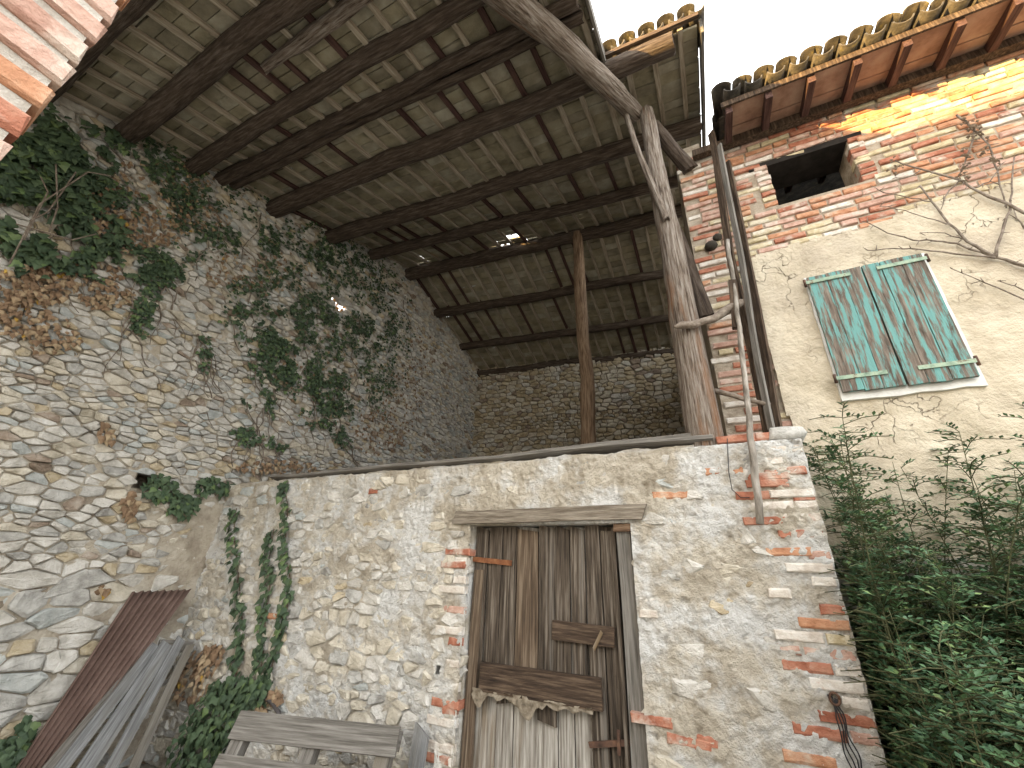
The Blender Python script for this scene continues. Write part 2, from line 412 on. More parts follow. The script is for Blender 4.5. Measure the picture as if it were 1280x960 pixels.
# ================================================================== left stone wall
def left_wall():
    r = random.Random(21)
    t = thing('stone_wall', (XL, 3.5, 0), 'rough pale rubble stone wall on the left, partly hung with ivy', 'wall')
    def top(y):
        for a, b in zip(PUR, PUR[1:]):
            if a[0] <= y <= b[0]: return EYE + a[2] + (b[2]-a[2])*(y-a[0])/(b[0]-a[0]) + .02
        return EYE + 4
    hole = [(2.30, 2.62, EYE+.70, EYE+.86)]
    thru = [(4.14, 4.34, EYE+4.22, EYE+4.36), (4.36, 4.46, EYE+4.30, EYE+4.38), (4.02, 4.09, EYE+4.30, EYE+4.36), (8.98, 9.05, EYE+4.08, EYE+4.2)]
    thru_c = [(4.0, 4.8, EYE+4.18, EYE+4.85), (8.9, 9.5, EYE+4.0, EYE+4.7)]
    core = MB()
    split_boxes(core, -.6, 9.7, 0, EYE+3.9, hole+thru, lambda a, b, c, d: core.box((XL-.30, a, c), (XL, b, d)))
    split_boxes(core, -.6, 9.7, 0, EYE+3.9, thru, lambda a, b, c, d: core.box((XL-.50, a, c), (XL-.301, b, d)))
    def gable(x0, x1):
        n = 24
        ys = sorted({-.6+10.3*i/n for i in range(n+1)} | {p[0] for p in PUR if -.6 < p[0] < 9.7} | {q for h in thru_c for q in h[:2]})
        zb = EYE+3.9
        for a, b in zip(ys, ys[1:]):
            hs = [h for h in thru_c if h[0] <= (a+b)/2 <= h[1] and h[3] > zb]
            segs = [(zb, None)]
            if hs: segs = [(zb, hs[0][2]), (hs[0][3], None)]
            for lo, hi in segs:
                za, zc = (top(a), top(b)) if hi is None else (hi, hi)
                vs = [(x0,a,lo),(x1,a,lo),(x1,b,lo),(x0,b,lo),(x0,a,za),(x1,a,za),(x1,b,zc),(x0,b,zc)]
                core.add(vs, [(3,2,1,0),(4,5,6,7),(0,1,5,4),(1,2,6,5),(2,3,7,6),(3,0,4,7)])
    gable(XL-.50, XL)
    core.build('mortar_core', M_joint, t)
    def h(tt):
        z = tt-EYE
        return .118 if z < -.25 else .078 if z < .7 else .064 if z < 2.4 else .062
    keep = lambda s, z: z < top(s)-.02 and not (s > YF+.55 and z < WT-.25)
    cl = cells(-.5, 9.15, 0, EYE+6.35, h, 2.55, r, keep)
    skip = lambda s, z: any(q[0]-.02 < s < q[1]+.02 and q[2]-.02 < z < q[3]+.02 for q in hole+thru)
    def hp(s, z, r):
        return r.uniform(.012, .058) if z > EYE-.2 else r.uniform(.03, .06)
    def mf(r): return stone_mat(r)
    lay_stones(cl, Vector((XL, 0, 0)), Vector((0,1,0)), Vector((0,0,1)), Vector((1,0,0)), t, 300, hp, .0055, r, matf=mf, skip=skip)
    # mortar smeared over the joints: strongest next to the barn front
    b = MB(); ds = .032; ys = int(9.6/ds); vs = []; fs = []; idx = {}
    zs = int(6.4/ds)
    for j in range(zs+1):
        for i in range(ys+1):
            y = -.5+i*ds; z = .0+j*ds*1.28
            edge = max(0, 1-abs(y-3.25)/.8)*max(0, min(1, (EYE+1.0-z)/.4))
            d = .007 + .024*fbm((y, z, 4), 3.2, 3) + .018*fbm((y, z, 9), 13, 2) + .058*edge
            idx[i, j] = len(vs); vs.append((XL+d, y, z))
    for j in range(zs):
        for i in range(ys):
            y = -.5+(i+.5)*ds; z = (j+.5)*ds*1.28
            if z > top(y)-.03 or (y > YF+.5 and z < WT-.2) or skip(y, z): continue
            fs.append((idx[i,j], idx[i+1,j], idx[i+1,j+1], idx[i,j+1]))
    b.add(vs, fs, 0, True); b.build('mortar', M_jointpale, t)
M_jointpale = mat('pale_joint_mortar', [(.27,.225,.175),(.46,.405,.325),(.60,.55,.47)], 4, bump=1, bdist=.03, bscale=30)
left_wall()

# ================================================================== barn
barn = thing('barn', (-2.6, YF+.2, 0), 'open fronted stone barn with loft, plank door and log roof', 'barn')
DX0, DX1, DZ = -1.99, -0.62, EYE+.375           # door opening
def front_wall():
    r = random.Random(33)
    b = MB(); ds = .0145
    nx, nz = int((XE-XL)/ds), int(WT/ds)
    vs = []; idx = {}; fs = []
    for j in range(nz+1):
        for i in range(nx+1):
            x = XL+i*(XE-XL)/nx; z = j*WT/nz
            right = min(1, max(0, (x+1.2)/1.4))
            d = .030 + .020*fbm((x, 0, z), 2.2, 3) + .024*fbm((x, 5, z*1.3), 7.5, 3) + .034*abs(fbm((x, 9, z*1.4), 16, 3)) + .016*fbm((x, 12, z), 38, 2)
            d -= .09*max(0, fbm((x, 17, z*1.5), 11, 3)-.22)
            d += .010*right + .012*max(0, 1-abs(z-WT)/.3)
            if z > WT-.02: d = -.01
            xx = x
            if i == nx: xx = x+.012*fbm((0, 3, z), 9)
            zz = z + (.03*fbm((x, 2, 0), 3) + .02*fbm((x, 7, 0), 11) if j == nz else 0)
            idx[i, j] = len(vs); vs.append((xx, YF-d, zz))
    for j in range(nz):
        for i in range(nx):
            x = XL+(i+.5)*(XE-XL)/nx; z = (j+.5)*WT/nz
            if DX0-.0 < x < DX1 and z < DZ: continue
            if abs(x+2.19) < .022 and abs(z-(EYE-.70)) < .028: continue
            fs.append((idx[i,j], idx[i+1,j], idx[i+1,j+1], idx[i,j+1]))
    b.add(vs, fs, 0, True)
    # body of the wall round the door opening
    hole = [(DX0, DX1, -1, DZ), (-2.22, -2.16, EYE-.735, EYE-.665)]
    split_boxes(b, XL, XE, 0, WT-.015, hole, lambda a, c, d, e: b.box((a, YF+.012, d), (c, YF+.42, e), 0))
    w = b.build('front_wall', [M_mortar], barn)
    def h(t): return .105
    cl = cells(XL+.03, XE-.28, .02, WT-.06, h, 1.75, r)
    def near_open(s, z): return (DX0-.06 < s < DX1+.06 and z < DZ+.17) or (abs(s+2.19) < .07 and abs(z-(EYE-.70)) < .06)
    def hp(s, z, r):
        if s < -2.1:
            q = r.random()
            low = max(0, min(1, (EYE+.3-z)/.9))
            return r.uniform(.010, .032) if q > .5+.35*low else r.uniform(.034, .056)
        if s > -.6:
            return r.uniform(.0, .026) if r.random() < .82 else r.uniform(.032, .06)
        return r.uniform(.0, .03)
    def mf(r):
        t = r.random(); return 1 if t < .42 else 5 if t < .78 else 0 if t < .95 else 3 if t < .975 else 2
    lay_stones(cl, Vector((0, YF, 0)), Vector((1,0,0)), Vector((0,0,1)), Vector((0,-1,0)), w, 210, hp, .006, r, matf=mf, skip=near_open)
    # bricks: quoin at the right end, jambs, stray ones
    z = .04; k = 0
    while z < WT-.09:
        if k % 2 == 0:
            row = [(XE-.130, 0), (XE-.318, 1)]
        else:
            row = [(XE-.067, 1), (XE-.258, 0)]
        for x, lk in row[:2 if r.random() < .5 else 1]:
            if r.random() < .68: put_brick(w, Vector((x+r.uniform(-.006, .006), YF-.046-r.uniform(0, .014), z)), lk, brick_mat(r, (.18,.10,.08,.14,.50)), r)
        k += 1; z += .0735
    for side in (0, 1):
        z = .1; k = 0
        while z < DZ-.03:
            lk = k % 2
            w2 = (.245, .118)[lk]
            x = DX0-.012-w2/2 if side == 0 else DX1+.012+w2/2
            if r.random() < (.6 if side == 0 else .22): put_brick(w, Vector((x, YF-.038-r.uniform(0, .014), z)), lk, brick_mat(r, (.2,.08,.08,.1,.54)), r)
            z += .0735; k += 1
    stray = [((905,590),0),((960,597),0),((945,620),0),((1008,622),1),((955,652),0),((1012,668),0),((985,690),0),((967,860),1),((862,925),0),((815,898),0),((885,925),1),((1010,945),0),((350,770),0),((470,615),1),((575,690),0),((570,706),0),((560,878),0),((548,945),0),((838,620),0)]
    for q, lk in stray:
        P = onY(q[0], q[1], YF); P.x = min(P.x, XE-(.130 if lk == 0 else .066)); put_brick(w, Vector((P.x, YF-.044-r.uniform(0,.012), P.z)), lk, r.choice((0, 0, 1)), r)
    # things built into the wall head at the right corner
    for q in ((-.12, 0), ):
        pass
    put_brick(w, Vector((.16, YF-.035, WT+.012)), 0, 0, r); put_brick(w, Vector((.345, YF-.03, WT+.014)), 1, 0, r)
    b = MB(); vs, fs = stone_geo((0,0), [(-.11,-.04),(-.04,-.05),(.08,-.045),(.12,-.01),(.10,.035),(0,.05),(-.09,.045)], Vector((0,0,0)), Vector((1,0,0)), Vector((0,0,1)), Vector((0,-1,0)), .05, r, .25)
    b.add(vs, fs, 0, True); b.build('coping_stone', stone_m[0], w, Matrix.Translation((.475, YF-.0, WT+.02)))
    return w
FW = front_wall()

def back_walls():
    r = random.Random(44)
    A = Vector((XL, 9.08, 0)); B = Vector((.14, 9.85, 0)); S = (B-A).normalized(); N = Vector((S.y, -S.x, 0)); T = Vector((0,0,1)); L = (B-A).length
    b = MB()
    M = Matrix((S, N, T)).transposed().to_4x4(); M.translation = A
    b.box((0, -.45, 0), (L, -.004, EYE+5.30), 0, M)
    w = b.build('back_wall', M_joint, barn)
    cl = cells(0, L, WT-.4, EYE+5.3, lambda t: .115, 1.7, r)
    def mf(r):
        t = r.random(); return 3 if t < .46 else 5 if t < .84 else 4 if t < .90 else 1
    lay_stones(cl, A, S, T, N, w, 85, lambda a, c, r: r.uniform(.02, .06), .010, r, matf=mf)
    b = MB(); b.box((XL+.002, YF+.43, WT-.16), (.12, 9.2, WT-.05)); b.build('loft_floor', M_wood_dark, barn)
back_walls()

# -------- logs
def log(name, parent, A, B, r0, r1, mt, seed=0, bend=.03, n=10, seg=16, knots=.10, sub=False):
    rr = random.Random(seed); A = Vector(A); B = Vector(B); L = (B-A).length
    M = frame(A, (1, .2, .1) if abs((B-A).normalized().x) < .9 else (0, 0, 1), B-A)
    vs = []; fs = []
    o1, o2 = rr.uniform(0, 50), rr.uniform(0, 50)
    for i in range(seg+1):
        u = i/seg; z = u*L
        cx = bend*fbm((o1, z*.55, 0), 1, 2)*2 * math.sin(math.pi*min(1, max(0, u)))
        cy = bend*fbm((o2, z*.55, 3), 1, 2)*2 * math.sin(math.pi*min(1, max(0, u)))
        R = (r0+(r1-r0)*u)
        for k in range(n):
            a = 2*math.pi*k/n
            q = R*(1+knots*2*fbm((math.cos(a)*1.2+o1, math.sin(a)*1.2, z*2.2), 1, 2)+knots*.5*rr.uniform(-1, 1))
            vs.append((cx+math.cos(a)*q, cy+math.sin(a)*q, z + (rr.uniform(-.02, .02) if i in (0, seg) else 0)))
    for i in range(seg):
        for k in range(n): fs.append((i*n+k, i*n+(k+1) % n, (i+1)*n+(k+1) % n, (i+1)*n+k))
    b = MB(); b.add(vs, fs, 0, True)
    b.add(vs[:n], [tuple(reversed(range(n)))], 0); b.add(vs[-n:], [tuple(range(n))], 0)
    return b.build(name, mt, parent, M)

GAPS = [(656, 292, 3.5), (690, 293, 3.5), (643, 297, 3), (614, 310, 2.5), (625, 307, 2.5), (727, 281, 3), (735, 285, 2), (529, 327, 2.5), (634, 305, 3)]
SLITS = [(691, 292), (614, 309), (727, 281), (632, 304), (529, 326), (672, 296)]      # tiles that have slipped
def roof_cover():
    # outer clay covering over everything, open where the tiles are missing
    cov = MB(); per = .21
    for k in range(len(PUR)-1):
        xx0, xx1 = (XL-.6, -.44) if k < 6 else (XL-.6, .54)
        nseg = int((xx1-xx0)/(per/6)); L = (roof_pt(-2, k+1)-roof_pt(-2, k)).length; nr = max(1, int(L/.35))
        for q in range(nr):
            fa, fb = q/nr, (q+1)/nr
            for i in range(nseg):
                xa, xb = xx0+(xx1-xx0)*i/nseg, xx0+(xx1-xx0)*(i+1)/nseg
                P = roof_pt((xa+xb)/2, k, (fa+fb)/2); pc = px(P)
                if any(math.hypot(pc[0]-gx, pc[1]-gy) < gr+5 for gx, gy, gr in GAPS): continue
                if any(math.hypot(pc[0]-gx, pc[1]-gy) < 11 for gx, gy in SLITS): continue
                za, zb = .085+.04*math.sin(2*math.pi*xa/per), .085+.04*math.sin(2*math.pi*xb/per)
                def Q(x_, f_, z_):
                    p = roof_pt(x_, k, f_) if 0 < f_ < 1 else roof_pt(x_, k+(1 if f_ >= 1 else 0)); return p+Vector((0, 0, z_))
                cov.add([Q(xa, fa, za), Q(xb, fa, zb), Q(xb, fb, zb+.015), Q(xa, fb, za+.015)], [(0,1,2,3)], 0, True)
    return cov.build('roof', M_coppo, barn)
ROOF = roof_cover()
def barn_roof():
    r = random.Random(55)
    rad = [.11, .11, .11, .112, .095, .085, .13, .13, .105, .135, .105, .095, .095, .095]
    for k in range(len(PUR)-1):
        xr = -.46 if k < 5 else (-.50 if k == 5 else (.50 if k >= 7 else .28))
        R = rad[k]
        A = roof_pt(XL-.12, k, 0, -.035-R); Bq = roof_pt(xr, k, 0, -.035-R*.85)
        log('purlin', ROOF, A, Bq, R*1.05, R*.85, M_log, 100+k, .05, seg=22, knots=.10)
    # squared second timber beside the third visible purlin, and the eave log of the right part
    log('purlin', ROOF, roof_pt(XL-.1, 5, .20, -.12), roof_pt(-.5, 5, .18, -.12), .06, .055, M_log, 131, .03, n=6, seg=14, knots=.04)
    # stub of a broken log hanging under the battens
    A = onZ(330, 85, EYE+4.62); B = onZ(452, -8, EYE+4.66)
    log('log_stub', ROOF, A, B + (B-A)*.25, .055, .085, M_log_pale, 140, .05, n=8, seg=10, knots=.25)
    # battens and clay tiles, bay by bay
    sp = .285; tiles = []; rest = MB()
    xs = []
    x = XL+.06
    while x < .55: xs.append(x); x += sp
    gaps = set()
    for k in range(len(PUR)-1):
        yl, yr, z0 = PUR[k]
        for ci, x in enumerate(xs):
            if k < 6 and x > -.46: continue
            A = roof_pt(x, k, -.0 if k else 0, 0); Bp = roof_pt(x, k+1)
            L = (Bp-A).length
            off = r.uniform(-.012, .012)
            M = frame(A+Vector((off, 0, 0)), (1, 0, 0), Bp-A)
            b = MB(); hw = r.uniform(.024, .033); hh = r.uniform(.03, .042)
            b.box((-hw, -hh, -.06), (hw, .0, L+.0))
            # local y axis: z x x ; make sure the batten hangs below the tiles
            ly = M.col[1].to_3d()
            if ly.z < 0:
                b = MB(); b.box((-hw, .0, -.06), (hw, hh, L+.0))
            dark = r.random() < .24
            b.build('rafter', M_batten_red if dark else M_batten, ROOF, M)
            # tiles of this column
            x1 = xs[ci+1] if ci+1 < len(xs) else x+sp
            if k < 6 and x1 > -.42: x1 = -.45
            if k >= 6 and x1 > .52: x1 = .53
            n = max(1, round(L/.155))
            for q in range(n):
                fa, fb = q/n, (q+1)/n
                key = (k, ci, q)
                P00 = roof_pt(x, k, fa) if q else roof_pt(x, k); P01 = roof_pt(x, k, fb) if q < n-1 else roof_pt(x, k+1)
                P10 = roof_pt(x1, k, fa) if q else roof_pt(x1, k); P11 = roof_pt(x1, k, fb) if q < n-1 else roof_pt(x1, k+1)
                c = (P00+P01+P10+P11)/4
                pc = px(c)
                if any(math.hypot(pc[0]-gx, pc[1]-gy) < gr for gx, gy, gr in GAPS): gaps.add(key); continue
                area = 0
                if -10 < pc[0] < 1290 and -10 < pc[1] < 970:
                    a, b2, d2 = px(P00), px(P10), px(P01)
                    area = abs((b2[0]-a[0])*(d2[1]-a[1])-(d2[0]-a[0])*(b2[1]-a[1]))
                tiles.append((area, P00, P10, P11, P01, k))
    tiles.sort(key=lambda q: -q[0])
    for i, (ar, a, b2, c, d, k) in enumerate(tiles):
        g = .0068; up = r.uniform(.0, .014); cc = (a+b2+c+d)/4
        nrm = (b2-a).cross(d-a).normalized()
        tl = (r.uniform(-.006, .006), r.uniform(-.006, .006))
        pq = px(cc)
        if any(math.hypot(pq[0]-gx, pq[1]-gy) < 7.5 for gx, gy in SLITS): g = .017
        vs = []
        for s in (0, .026):
            for n_, q in enumerate((a, b2, c, d)):
                v = q + (cc-q).normalized()*g*1.6
                vs.append(v + nrm*(up+s+tl[0]*(1 if n_ in (0, 3) else -1)+tl[1]*(1 if n_ < 2 else -1)))
        fs = [(3,2,1,0),(4,5,6,7),(0,1,5,4),(1,2,6,5),(2,3,7,6),(3,0,4,7)]
        mi = 0 if r.random() < .45 else (1 if r.random() < .6 else 2)
        if i < 300:
            m_ = MB(); m_.add([v-cc for v in vs], fs); m_.build('ceiling_tile', ctile_m[mi], ROOF, Matrix.Translation(cc))
        else: rest.add(vs, fs, mi)
    tag(rest.build('ceiling_tile_field', ctile_m, ROOF), kind='stuff')
    # verge boards
    def verge(k0, k1, x, w=.20):
        for k in range(k0, k1):
            A = roof_pt(x, k, 0, -.01); Bp = roof_pt(x, k+1, 0, -.01)
            M = frame(A, (1, 0, 0), Bp-A); b = MB(); s = 1 if M.col[1].z > 0 else -1
            lo, hi = sorted((-.10*s, .10*s)); b.box((-.014, lo, 0), (.014, hi, (Bp-A).length)); b.build('verge_board', M_wood_grey, ROOF, M)
    verge(0, 6, -.42); verge(6, 9, .56)
    return gaps
barn_roof()

# curved clay tile: a shell of real thickness, convex up or down
COP = {}
def coppo(parent, P, xdir, ydir, convex, r, r0=.092, r1=.078, L=.42, name='roof_tile'):
    key = (convex, r.randrange(3))
    if key not in COP:
        b = MB(); n = 7; vs = []; fs = []; th = .013
        for s in (0, 1):
            for rad_off in (0, th):
                R = (r0+(r1-r0)*s) if convex else (r1+(r0-r1)*s)
                for i in range(n):
                    a = math.pi*(.04+.92*i/(n-1)); q = R-rad_off+r.uniform(-.002, .002)
                    zz = math.sin(a)*q*.85
                    vs.append((math.cos(a)*q, s*L, zz if convex else -zz))
        A, B, C, D = 0, n, 2*n, 3*n
        for i in range(n-1):
            fs += [(A+i, A+i+1, C+i+1, C+i), (B+i+1, B+i, D+i, D+i+1), (A+i+1, A+i, B+i, B+i+1), (C+i, C+i+1, D+i+1, D+i)]
        fs += [(A, C, D, B), (A+n-1, B+n-1, D+n-1, C+n-1)]
        b.add(vs, fs, 0, True); COP[key] = b.mesh('roof_tile', M_coppo)
    X = Vector(xdir).normalized(); Yd = Vector(ydir).normalized(); Z = X.cross(Yd).normalized()
    M = Matrix((X, Yd, Z)).transposed().to_4x4(); M.translation = Vector(P)
    link(bpy.data.objects.new(name, COP[key]), M @ Matrix.Rotation(r.uniform(-.04, .04), 4, 'Z'), parent)
def barn_eave():
    r = random.Random(66)
    d = (roof_pt(0, 7)-roof_pt(0, 6)); xd = roof_pt(.5, 6)-roof_pt(-.4, 6)
    n = 5; per = .2
    for i in range(n):
        x = -.36+i*per
        base = roof_pt(x, 6, 0, .075)-d.normalized()*.12
        coppo(ROOF, base+Vector((0, 0, .075)), xd, d, True, r)
        if i < n: coppo(ROOF, base+Vector((per/2, 0, .055)), xd, d, False, r)
    # fascia batten under the tiles and short rafter ends, one cut log end
    A = roof_pt(-.42, 6, 0, .03)-d.normalized()*.09; B = roof_pt(.54, 6, 0, .03)-d.normalized()*.09
    b = MB(); M = frame(A, (0, 0, 1), B-A); b.box((-.028, -.02, 0), (.028, .02, (B-A).length)); b.build('fascia_board', M_wood_dark, ROOF, M)
barn_eave()

# posts and the leaning support log
PB = onY(884, 556, YF+.12); PT = onY(808, 140, YF+.10)
log('post', barn, (PB.x, PB.y, WT-.03), PT, .140, .080, M_log_pale, 201, .018, n=8, seg=20, knots=.08)
LE = Vector((-.22, YF+.08, EYE+4.98)); 
L0 = onZ(655, 12, EYE+4.72)
log('support_log', barn, LE, L0 + (L0-LE)*.45, .10, .145, M_log_pale, 202, .06, n=11, seg=18, knots=.10)
a0 = onY(781, 138, YF-.02); a1 = onY(833, 275, YF-.01)
log('brace', barn, a0, a1, .030, .036, M_log_pale, 203, .03, n=7, seg=12)
b0 = onY(818, 158, YF+.26); b1 = onY(864, 214, YH+.02)
log('brace', barn, b0, b1, .07, .085, M_log, 204, .02, n=8, seg=8)
c0 = onY(846, 290, YF+.35); c1 = onY(884, 398, YF+.38)
log('brace', barn, c0, c1, .06, .075, M_log, 205, .02, n=8, seg=8)
ip = Vector((-1.72, 6.1, 0))
log('post', barn, (ip.x, ip.y, WT-.1), (ip.x-.04, ip.y, EYE+6.16), .125, .10, M_post_brown, 206, .06, n=9, seg=20, knots=.10)

# boards lying on the wall head
def plank(name, A, B, w, th, mt, parent=None, face=(0, -1, 0), r=RND, warp=.01, seg=8, rag=.03):
    """board from A to B; face = direction its broad side looks to"""
    A = Vector(A); B = Vector(B); z = (B-A); L = z.length
    f = Vector(face); x = f.cross(z)
    M = frame(A, x, z); vs = []; fs = []
    o = r.uniform(0, 99)
    s = 1 if M.col[1].to_3d().dot(f) > 0 else -1
    for i in range(seg+1):
        u = i/seg; zz = u*L
        dy = warp*fbm((o, zz*.8, 0), 1, 2)*2; dx = warp*.5*fbm((o, zz*.8, 7), 1, 2)*2
        hw0 = w/2*(1+.05*fbm((o, zz*3, 3), 1)); hw1 = w/2*(1+.05*fbm((o, zz*3, 5), 1))
        za = zb = zz
        if i in (0, seg): za += r.uniform(-rag, rag); zb += r.uniform(-rag, rag)
        vs += [(dx-hw0, dy-th/2, za), (dx+hw1, dy-th/2, zb), (dx+hw1, dy+th/2, zb), (dx-hw0, dy+th/2, za)]
    for i in range(seg):
        for k in range(4): fs.append((i*4+k, i*4+(k+1) % 4, i*4+4+(k+1) % 4, i*4+4+k))
    fs += [(3,2,1,0), tuple(seg*4+k for k in range(4))]
    b = MB(); b.add(vs, fs); return b.build(name, mt, parent, M)
tag(plank('sill_board', (-4.9, YF+.04, WT+.03), (.02, YF+.035, WT+.025), .15, .032, M_wood_grey, None, (0, .25, 1), warp=.02, seg=30), 'long thin weathered board along the top of the barn front wall', 'board')
tag(plank('sill_board', (-1.35, YF+.10, WT+.065), (-.14, YF+.09, WT+.075), .13, .035, M_wood_grey, None, (0, .2, 1), warp=.015, seg=12, rag=.05), 'short grey board lying on the sill left of the timber post', 'board')

# -------- plank door
def door():
    r = random.Random(77); yb = YF+.07
    M_pale = mat('bleached_plank', [(.12,.10,.08),(.31,.29,.26),(.52,.50,.46)], 5, obj=True, stretch=(10,10,.45), bump=.8, bscale=9, bdist=.012, second=((.16,.105,.05), 1.0, .52, .72, (.5,.5,1)))
    M_dk = mat('door_plank', [(.025,.019,.014),(.095,.074,.056),(.27,.235,.195)], 5, obj=True, stretch=(11,11,.40), bump=.9, bscale=9, bdist=.015, pos=[.34,.52,.74], second=((.30,.29,.27), .9, .57, .75, (.9,.9,.5)))
    M_dk2 = mat('door_plank_brown', [(.035,.025,.017),(.12,.085,.058),(.26,.205,.15)], 5, obj=True, stretch=(11,11,.40), bump=.9, bscale=9, bdist=.015)
    lm = MB(); lm.box((DX0+.01, yb+.06, .01), (DX1-.01, yb+.075, DZ-.005))
    d = lm.build('door', M_dark, barn)
    edges = [591, 607, 624, 643, 671, 693, 711, 730, 750, 771]
    X = [onY(e, 700, yb).x for e in edges]
    sc = (DX1-.14-DX0-.01)/(X[-1]-X[0]); X = [DX0+.012+(q-X[0])*sc for q in X]
    for i, (a, c) in enumerate(zip(X, X[1:])):
        g = .006
        w = c-a-g
        # bleached plank behind, full height
        plank('plank', ((a+c)/2, yb+.036, .03+r.uniform(0, .05)), ((a+c)/2+r.uniform(-.006, .006), yb+.036, DZ-.01), w, .022, M_pale if i < 7 else M_dk, d, (0, -1, 0), r, .006, 14, .01)
        zl = EYE-.78-r.uniform(0, .20) if i < 7 else .05
        plank('plank', ((a+c)/2+r.uniform(-.008, .008), yb+.006+r.uniform(-.006, .006), zl), ((a+c)/2, yb+.006, DZ-.012-r.uniform(0, .012)), w*r.uniform(.93, 1.0), .024, (M_dk, M_dk2, M_dk)[r.randrange(3)], d, (0, -1, 0), r, .008, 14, .03)
    # jamb on the right, stile on the left
    plank('jamb', (DX1-.05, yb-.02, .0), (DX1-.075, yb-.02, DZ-.06), .10, .09, M_wood_grey, d, (0, -1, 0), r, .012, 16, .01)
    plank('jamb', (DX1-.145, yb-.012, .0), (DX1-.15, yb-.012, DZ-.03), .028, .05, M_dk, d, (0, -1, 0), r, .01, 16, .01)
    plank('stile', (DX0+.055, yb-.016, .0), (DX0+.065, yb-.016, DZ-.36), .085, .03, M_dk2, d, (0, -1, 0), r, .01, 14, .02)
    # boards nailed across
    def P(x, y, dd): return onY(x, y, dd)
    A = P(600, 845, yb-.035); B = P(753, 868, yb-.035)
    plank('cross_board', A, B, .185, .035, M_wood_dark, d, (0, -1, 0), r, .006, 8, .012)
    A = P(692, 787, yb-.03); B = P(767, 797, yb-.03)
    plank('cross_board', A, B, .125, .03, M_wood_dark, d, (0, -1, 0), r, .004, 6, .02)
    plank('splinter', P(742, 812, yb-.05), P(752, 790, yb-.055), .022, .008, M_pale, d, (0, -1, 0), r, .002, 4, .01)
    # hinge strap, bolt and staple
    plank('hinge', P(574, 697, yb-.028), P(640, 704, yb-.022), .040, .008, M_iron_rust, d, (0, -1, 0), r, .001, 4, .004)
    plank('bolt', P(736, 931, yb-.03), P(792, 928, yb-.03), .032, .014, M_iron, d, (0, -1, 0), r, .001, 4, .004)
    plank('staple', P(773, 912, yb-.045), P(774, 944, yb-.045), .020, .012, M_iron, d, (0, -1, 0), r, .001, 4, .002)
    # torn sacking and old wasp paper hanging below the cross board
    b = MB(); vs = []; n = 34
    for i in range(n+1):
        u = i/n; T_ = P(592, 858, yb-.03).lerp(P(742, 884, yb-.03), u)
        hang = .03+.07*abs(fbm((u*6, 1, 0), 1, 3))*2 + (.10*math.exp(-((u-.50)/.05)**2)) + .05*math.exp(-((u-.06)/.05)**2)
        for k in range(5):
            q = k/4; vs.append(T_ + Vector((.012*fbm((u*20, q*3, 2), 1), -.012-.035*abs(fbm((u*14, q*2, 5), 1, 2))*2, -hang*q*r.uniform(.9, 1.05))))
    fs = [(i*5+k, i*5+k+1, (i+1)*5+k+1, (i+1)*5+k) for i in range(n) for k in range(4)]
    b.add(vs, fs, 0, True); b.build('torn_sacking', mat('sacking', [(.11,.09,.065),(.22,.185,.14),(.33,.29,.23)], 25, bump=.6), d)
    # lintel timber
    plank('lintel', (DX0-.17, YF+.026, DZ+.065), (DX1+.09, YF+.030, DZ+.07), .105, .20, M_lintel, barn, (0, -1, 0), r, .012, 16, .05)
    plank('lintel', (DX1-.14, YF+.03, DZ-.03), (DX1+.0, YF+.03, DZ-.03), .055, .10, M_wood_brown, barn, (0, -1, 0), r, .002, 3, .01)
M_iron_rust = mat('rust_red_iron', [(.09,.035,.018),(.20,.08,.035),(.28,.14,.07)], 14, bump=.5, rough=.8)
M_lintel = mat('lintel_wood', [(.09,.07,.05),(.22,.185,.145),(.36,.32,.265)], 6, obj=True, stretch=ST, bump=1, bscale=8, bdist=.02)
door()

